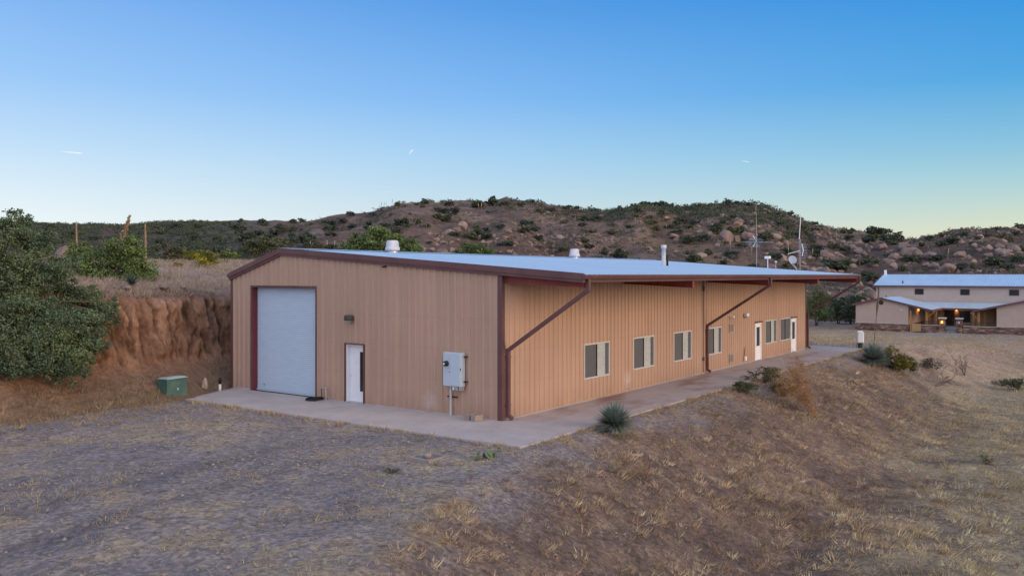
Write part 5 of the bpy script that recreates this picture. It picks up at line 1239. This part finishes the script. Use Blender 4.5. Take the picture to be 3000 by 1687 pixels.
# porch roof between the wings
m = MB(); m.add([(8.66, 7.55, 2.64), (12.9, 7.55, 2.64), (15.6, 9.9, 3.30), (6.0, 9.9, 3.30), (8.66, 7.55, 2.57), (12.9, 7.55, 2.57), (15.6, 9.9, 3.23), (6.0, 9.9, 3.23)], [(0, 1, 2, 3), (7, 6, 5, 4), (0, 4, 5, 1), (1, 5, 6, 2), (2, 6, 7, 3), (3, 7, 4, 0)]); m.build('roof', M['roof'], Hs)
m = MB(); m.box(8.68, 12.88, 7.53, 7.598, 2.43, 2.63); m.build('fascia', M['trim'], Hs)
m = MB(); m.box(8.60, 8.68, -.3, 7.52, 2.42, 2.66); m.box(12.88, 12.96, -.3, 7.52, 2.42, 2.66); m.build('eave_trim', M['trim'], Hs)
# main block
WIN_H = [5.47, 10.77, 16.15]
m = MB(); m.box(.2, 30, 10, 21.8, -.5, 5.38); m.add([(.2, 10, 5.381), (.2, 21.8, 5.381), (.2, 15.9, 6.76)], [(0, 1, 2)]); m.build('main_wall', M['stucco'], Hs)
m = MB()
for ba, bb in ((9.7, 15.9), (15.9, 22.1)):
    za = 6.85-abs(ba-15.9)*.236; zb = 6.85-abs(bb-15.9)*.236; pr = rib_profile(-.1, 30.2, h=.03)
    for (a, d0), (c, d1) in zip(pr[:-1], pr[1:]): m.add([(a, ba, za+d0), (c, ba, za+d1), (c, bb, zb+d1), (a, bb, zb+d0)], [(0, 1, 2, 3)])
m.build('roof', M['roof'], Hs)
m = MB()
m.box(-.13, 30.2, 9.62, 9.70, 5.18, 5.40)
for ba, bb in ((9.62, 15.9), (15.9, 22.1)):
    za = 6.85-abs(ba-15.9)*.236; zb = 6.85-abs(bb-15.9)*.236
    m.add([(-.2, ba, za+.05), (-.2, bb, zb+.05), (-.2, bb, zb-.2), (-.2, ba, za-.2), (-.105, ba, za+.05), (-.105, bb, zb+.05), (-.105, bb, zb-.2), (-.105, ba, za-.2)], [(0, 1, 2, 3), (7, 6, 5, 4), (0, 4, 5, 1), (2, 6, 7, 3), (0, 3, 7, 4), (1, 5, 6, 2)])
m.box(-.1, 30.2, 15.86, 15.94, 6.87, 6.93)
m.build('roof_trim', M['trim'], Hs)
m = MB(); m.box(.45, .57, 9.90, 9.995, 3.0, 5.2); m.build('downspout', M['trim'], Hs)
for s in WIN_H:
    m = MB(); m.box(s-.52, s+.52, 9.93, 9.998, 4.24, 4.96); f = m.build('window', M['iron'], Hs); q = MB(); q.box(s-.45, s+.45, 9.915, 9.929, 4.31, 4.89); q.build('pane', M['glass'], f)
m = MB(); m.lathe([(.26, 0), (.27, .03), (.22, .05), (0.001, .05)], n=18); m.build('gable_vent', M['iron'], Hs, True, (2.96, -.002, 3.40), (R(90), 0, 0))
m = MB(); m.bbox(5.1, 5.35, -.14, -.01, 2.52, 2.62, .02); m.build('wall_lamp', M['white'], Hs)
m = MB(); m.bbox(.0, .3, 15.6, 15.9, 6.5, 7.45, .02); m.build('chimney_pipe', M['white'], Hs)
m = MB(); m.lathe([(.12, -.1), (.1, .1), (.05, .14), (.05, .35), (0, .36)], n=10); m.build('vent_pipe', M['black'], Hs, True, (3.3, 11.0, 5.72)); 
m = MB(); m.lathe([(.1, -.1), (.05, .1), (.05, .3), (0, .31)], n=10); m.build('vent_pipe', M['black'], Hs, True, (2.7, 4.0, 3.93))
# porch back wall: stone piers, door, window
m = MB(); m.box(6.02, 15.29, 9.86, 9.995, -.2, 2.5); m.build('porch_wall', mat('porch_stucco', (.40, .27, .17, 1), .9, 0, .15, 2), Hs)
m = MB(); m.bbox(8.45, 9.55, 9.80, 9.859, .0, 2.3, .01); d = m.build('door', M['dark'], Hs); q = MB(); q.lathe([(.03, 0), (.03, .06), (0, .061)], n=8); q.build('handle', M['galv'], d, False, (9.4, 9.79, 1.05), (R(90), 0, 0))
m = MB(); m.bbox(10.2, 11.4, 9.80, 9.859, .8, 2.2, .01); f = m.build('window', M['dark'], Hs); q = MB(); q.box(10.35, 11.25, 9.79, 9.799, .9, 2.1); q.build('pane', M['glass'], f)
m = MB(); m.bbox(9.62, 10.12, 9.70, 9.858, -.1, 2.35, .02); m.build('stone_pier', M['stone'], Hs)
m = MB(); m.box(6.02, 15.28, .6, 9.85, -.5, .34); m.build('porch_floor', M['step'], Hs)
for s, bb in ((7.97, .35), (8.49, 3.2), (12.6, 3.2), (13.46, .35), (13.95, 2.0), (14.5, 5.5), (7.2, 6.5)):
    m = MB(); m.bbox(s-.13, s+.13, bb-.13, bb+.13, .0, 2.52, .02); m.build('porch_post', M['timber'], Hs)
m = MB(); m.tube([(8.05, .35, 1.75), (8.85, .35, 2.45)], .07, 6); m.tube([(13.3, .35, 1.75), (12.6, .35, 2.45)], .07, 6); m.build('brace', M['timber'], Hs)
# low stone wall with caps and railing
for a, b in ((7.45, 9.40), (11.88, 15.22)):
    m = MB(); m.bbox(a, b, -.12, .16, -.5, .80, .01); w_ = m.build('low_wall', M['stone'], Hs); q = MB(); q.box(a, b, -.16, .20, .802, .87); q.build('wall_cap', M['cap'], w_)
    q = MB(); q.box(a, b, .0, .04, 1.28, 1.33); q.box(a, b, .0, .04, .95, .99); n = int((b-a)/.14)
    for i in range(n): q.box(a+.07+i*.14, a+.09+i*.14, .01, .03, .871, 1.28)
    q.build('railing', M['iron'], Hs)
for s, lit in ((9.74, True), (11.52, False)):
    m = MB(); m.bbox(s-.32, s+.32, -.34, .30, -.5, 1.62, .02); pi = m.build('stone_pillar', M['stone'], Hs)
    q = MB(); q.bbox(s-.42, s+.42, -.44, .40, 1.622, 1.78, .04); q.build('cap', M['cap'], pi)
    q = MB(); q.bbox(s-.10, s+.10, -.52, -.36, 1.10, 1.42, .02); q.build('lantern', M['amber'] if lit else M['galv'], pi)
    q = MB(); q.box(s-.12, s+.12, -.54, -.34, 1.421, 1.47); q.box(s-.12, s+.12, -.54, -.34, 1.05, 1.099); q.build('lantern_frame', M['iron'], pi)
m = MB(); 
for i in range(8): m.bbox(6.42+i*.125, 6.42+i*.125+.11, -.06, -.02, .02, .95, .008)
g_ = m.build('gate', M['fencewood'], Hs); q = MB(); q.box(6.40, 7.42, -.018, .02, .2, .28); q.box(6.40, 7.42, -.018, .02, .72, .8); q.build('rail', M['fencewood'], g_)
m = MB(); m.bbox(6.22, 6.38, -.10, .06, -.3, 2.5, .01); m.build('porch_post', M['timber'], Hs)
for i in range(3): 
    m = MB(); m.bbox(10.1, 11.16, -.3+i*.34, .04+i*.34, -.3, .12+i*.11, .01); m.build('step', M['step'], Hs)
# lit porch lamps
for (s, bb, z, dx, dy) in ((6.03, 5.75, 2.25, .10, 0), (9.87, 9.69, 2.20, 0, -.10)):
    m = MB(); m.bbox(s+dx-.08, s+dx+.08, bb+dy-.08, bb+dy+.08, z, z+.28, .02); l = m.build('porch_lamp', M['amber'], Hs)
    q = MB(); q.box(s+dx-.1, s+dx+.1, bb+dy-.1, bb+dy+.1, z+.282, z+.33); q.build('lamp_cap', M['iron'], l)
    ld = bpy.data.lights.new('porch_light', 'POINT'); ld.energy = 8; ld.color = (1, .45, .12); ld.shadow_soft_size = .12
    lo = bpy.data.objects.new('porch_light', ld); col.objects.link(lo); lo.parent = l; lo.location = (s+dx*3.5, bb+dy*3.5, z-.1)
ld = bpy.data.lights.new('pillar_light', 'POINT'); ld.energy = 4; ld.color = (1, .45, .12); ld.shadow_soft_size = .1
lo = bpy.data.objects.new('pillar_light', ld); col.objects.link(lo); lo.parent = Hs; lo.location = (9.74, -.72, 1.25)

# ------------------------------------------------------------------ contrails, far away and high
def contrail(p0, p1, d, w, label):
    a = at(*p0, d); b = at(*p1, d*1.02); m, nt, bs = nodes('vapour'); L = nt.links.new
    tr = N(nt, 'ShaderNodeBsdfTransparent'); em = N(nt, 'ShaderNodeEmission', ins={'Color': (1, .97, .92, 1), 'Strength': .95}); mx = N(nt, 'ShaderNodeMixShader')
    tc = N(nt, 'ShaderNodeTexCoord'); sp = N(nt, 'ShaderNodeSeparateXYZ'); L(tc.outputs['Generated'], sp.inputs[0]); no = N(nt, 'ShaderNodeMath', operation='MULTIPLY', ins={1: .85}); L(sp.outputs[0], no.inputs[0])
    L(no.outputs[0], mx.inputs[0]); L(tr.outputs[0], mx.inputs[1]); L(em.outputs[0], mx.inputs[2]); L(mx.outputs[0], nt.nodes['Material Output'].inputs['Surface'])
    q = MB(); q.tube([a, a*.7+b*.3, a*.15+b*.85, b], [w*.25, w*.9, w, w*.3], 8); o = q.build('contrail', m); tag(o, label, 'contrail', 'contrails in the sky')
contrail((168, 443), (243, 450), 3000, 2.4, 'nearly level white contrail low in the left sky'); contrail((1197, 454), (1209, 439), 3000, 2.2, 'short steep white contrail above the middle ridge'); contrail((2168, 470), (2194, 475), 3000, 1.1, 'faint short contrail above the right ridge')

# ------------------------------------------------------------------ world
wd = bpy.data.worlds.new('World'); sc.world = wd; wd.use_nodes = True
nt = wd.node_tree; L = nt.links.new; bg = nt.nodes['Background']
SUN_AZ, SUN_EL = R(118), R(13)
sky = N(nt, 'ShaderNodeTexSky', sky_type='NISHITA'); sky.sun_disc = False; sky.sun_elevation = SUN_EL; sky.sun_rotation = SUN_AZ
tc = N(nt, 'ShaderNodeTexCoord'); sp = N(nt, 'ShaderNodeSeparateXYZ'); L(tc.outputs['Generated'], sp.inputs[0])
def ramp(stops):
    c = N(nt, 'ShaderNodeValToRGB'); e = c.color_ramp.elements
    e[0].position, e[0].color = stops[0][0], lin(*stops[0][1]); e[1].position, e[1].color = stops[-1][0], lin(*stops[-1][1])
    for p, q in stops[1:-1]: k = e.new(p); k.color = lin(*q)
    L(sp.outputs[2], c.inputs[0]); return c
rl = ramp([(0, (238, 240, 236)), (.06, (226, 238, 243)), (.085, (214, 231, 243)), (.135, (186, 216, 243)), (.2, (150, 195, 242)), (.30, (116, 170, 236)), (.6, (110, 160, 218)), (1, (150, 178, 215))])
rcn = ramp([(0, (215, 222, 205)), (.06, (202, 219, 226)), (.098, (182, 212, 231)), (.135, (162, 204, 236)), (.2, (124, 181, 238)), (.30, (82, 153, 226)), (.6, (100, 155, 215)), (1, (150, 178, 215))])
rr_ = ramp([(0, (226, 220, 188)), (.045, (214, 219, 194)), (.07, (190, 213, 206)), (.10, (162, 203, 215)), (.135, (130, 189, 219)), (.2, (76, 163, 222)), (.30, (34, 140, 219)), (.6, (95, 150, 213)), (1, (150, 178, 215))])
f1 = N(nt, 'ShaderNodeMapRange', ins={'From Min': -.5, 'From Max': 0}); L(sp.outputs[0], f1.inputs[0]); f2 = N(nt, 'ShaderNodeMapRange', ins={'From Min': 0, 'From Max': .5}); L(sp.outputs[0], f2.inputs[0])
m1 = N(nt, 'ShaderNodeMix', data_type='RGBA'); L(f1.outputs[0], m1.inputs[0]); L(rl.outputs[0], m1.inputs[6]); L(rcn.outputs[0], m1.inputs[7])
m2 = N(nt, 'ShaderNodeMix', data_type='RGBA'); L(f2.outputs[0], m2.inputs[0]); L(m1.outputs[2], m2.inputs[6]); L(rr_.outputs[0], m2.inputs[7])
# unseen sky behind the viewer, brightened and tinted blue to fill walls and ground
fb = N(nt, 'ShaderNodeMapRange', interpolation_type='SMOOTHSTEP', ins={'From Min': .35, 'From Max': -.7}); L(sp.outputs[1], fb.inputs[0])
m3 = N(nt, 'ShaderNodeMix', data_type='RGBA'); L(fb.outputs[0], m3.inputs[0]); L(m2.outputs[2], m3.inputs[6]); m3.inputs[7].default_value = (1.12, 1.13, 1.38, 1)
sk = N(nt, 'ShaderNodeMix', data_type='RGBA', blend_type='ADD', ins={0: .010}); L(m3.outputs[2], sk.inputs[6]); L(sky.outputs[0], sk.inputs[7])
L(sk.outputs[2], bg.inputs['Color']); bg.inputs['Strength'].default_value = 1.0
sl = bpy.data.lights.new('sun', 'SUN'); sl.energy = 2.0; sl.angle = R(28); sl.color = (1, .66, .34)
so_ = bpy.data.objects.new('sun', sl); col.objects.link(so_)
so_.rotation_euler = (R(90)-SUN_EL, 0, math.pi-SUN_AZ)

# ------------------------------------------------------------------ camera
cd = bpy.data.cameras.new('camera'); cam = bpy.data.objects.new('camera', cd); col.objects.link(cam)
cam.location = (0, 0, EYE); cam.rotation_euler = (R(90), 0, 0); cd.sensor_width = 36; cd.lens = 30.0; cd.shift_y = -(843.5-804)/3000
cd.clip_start = .1; cd.clip_end = 9000
sc.camera = cam
sc.view_settings.view_transform = 'Standard'; sc.view_settings.look = 'None'; sc.view_settings.exposure = 0
sc.cycles.max_bounces = 5; sc.cycles.transparent_max_bounces = 8
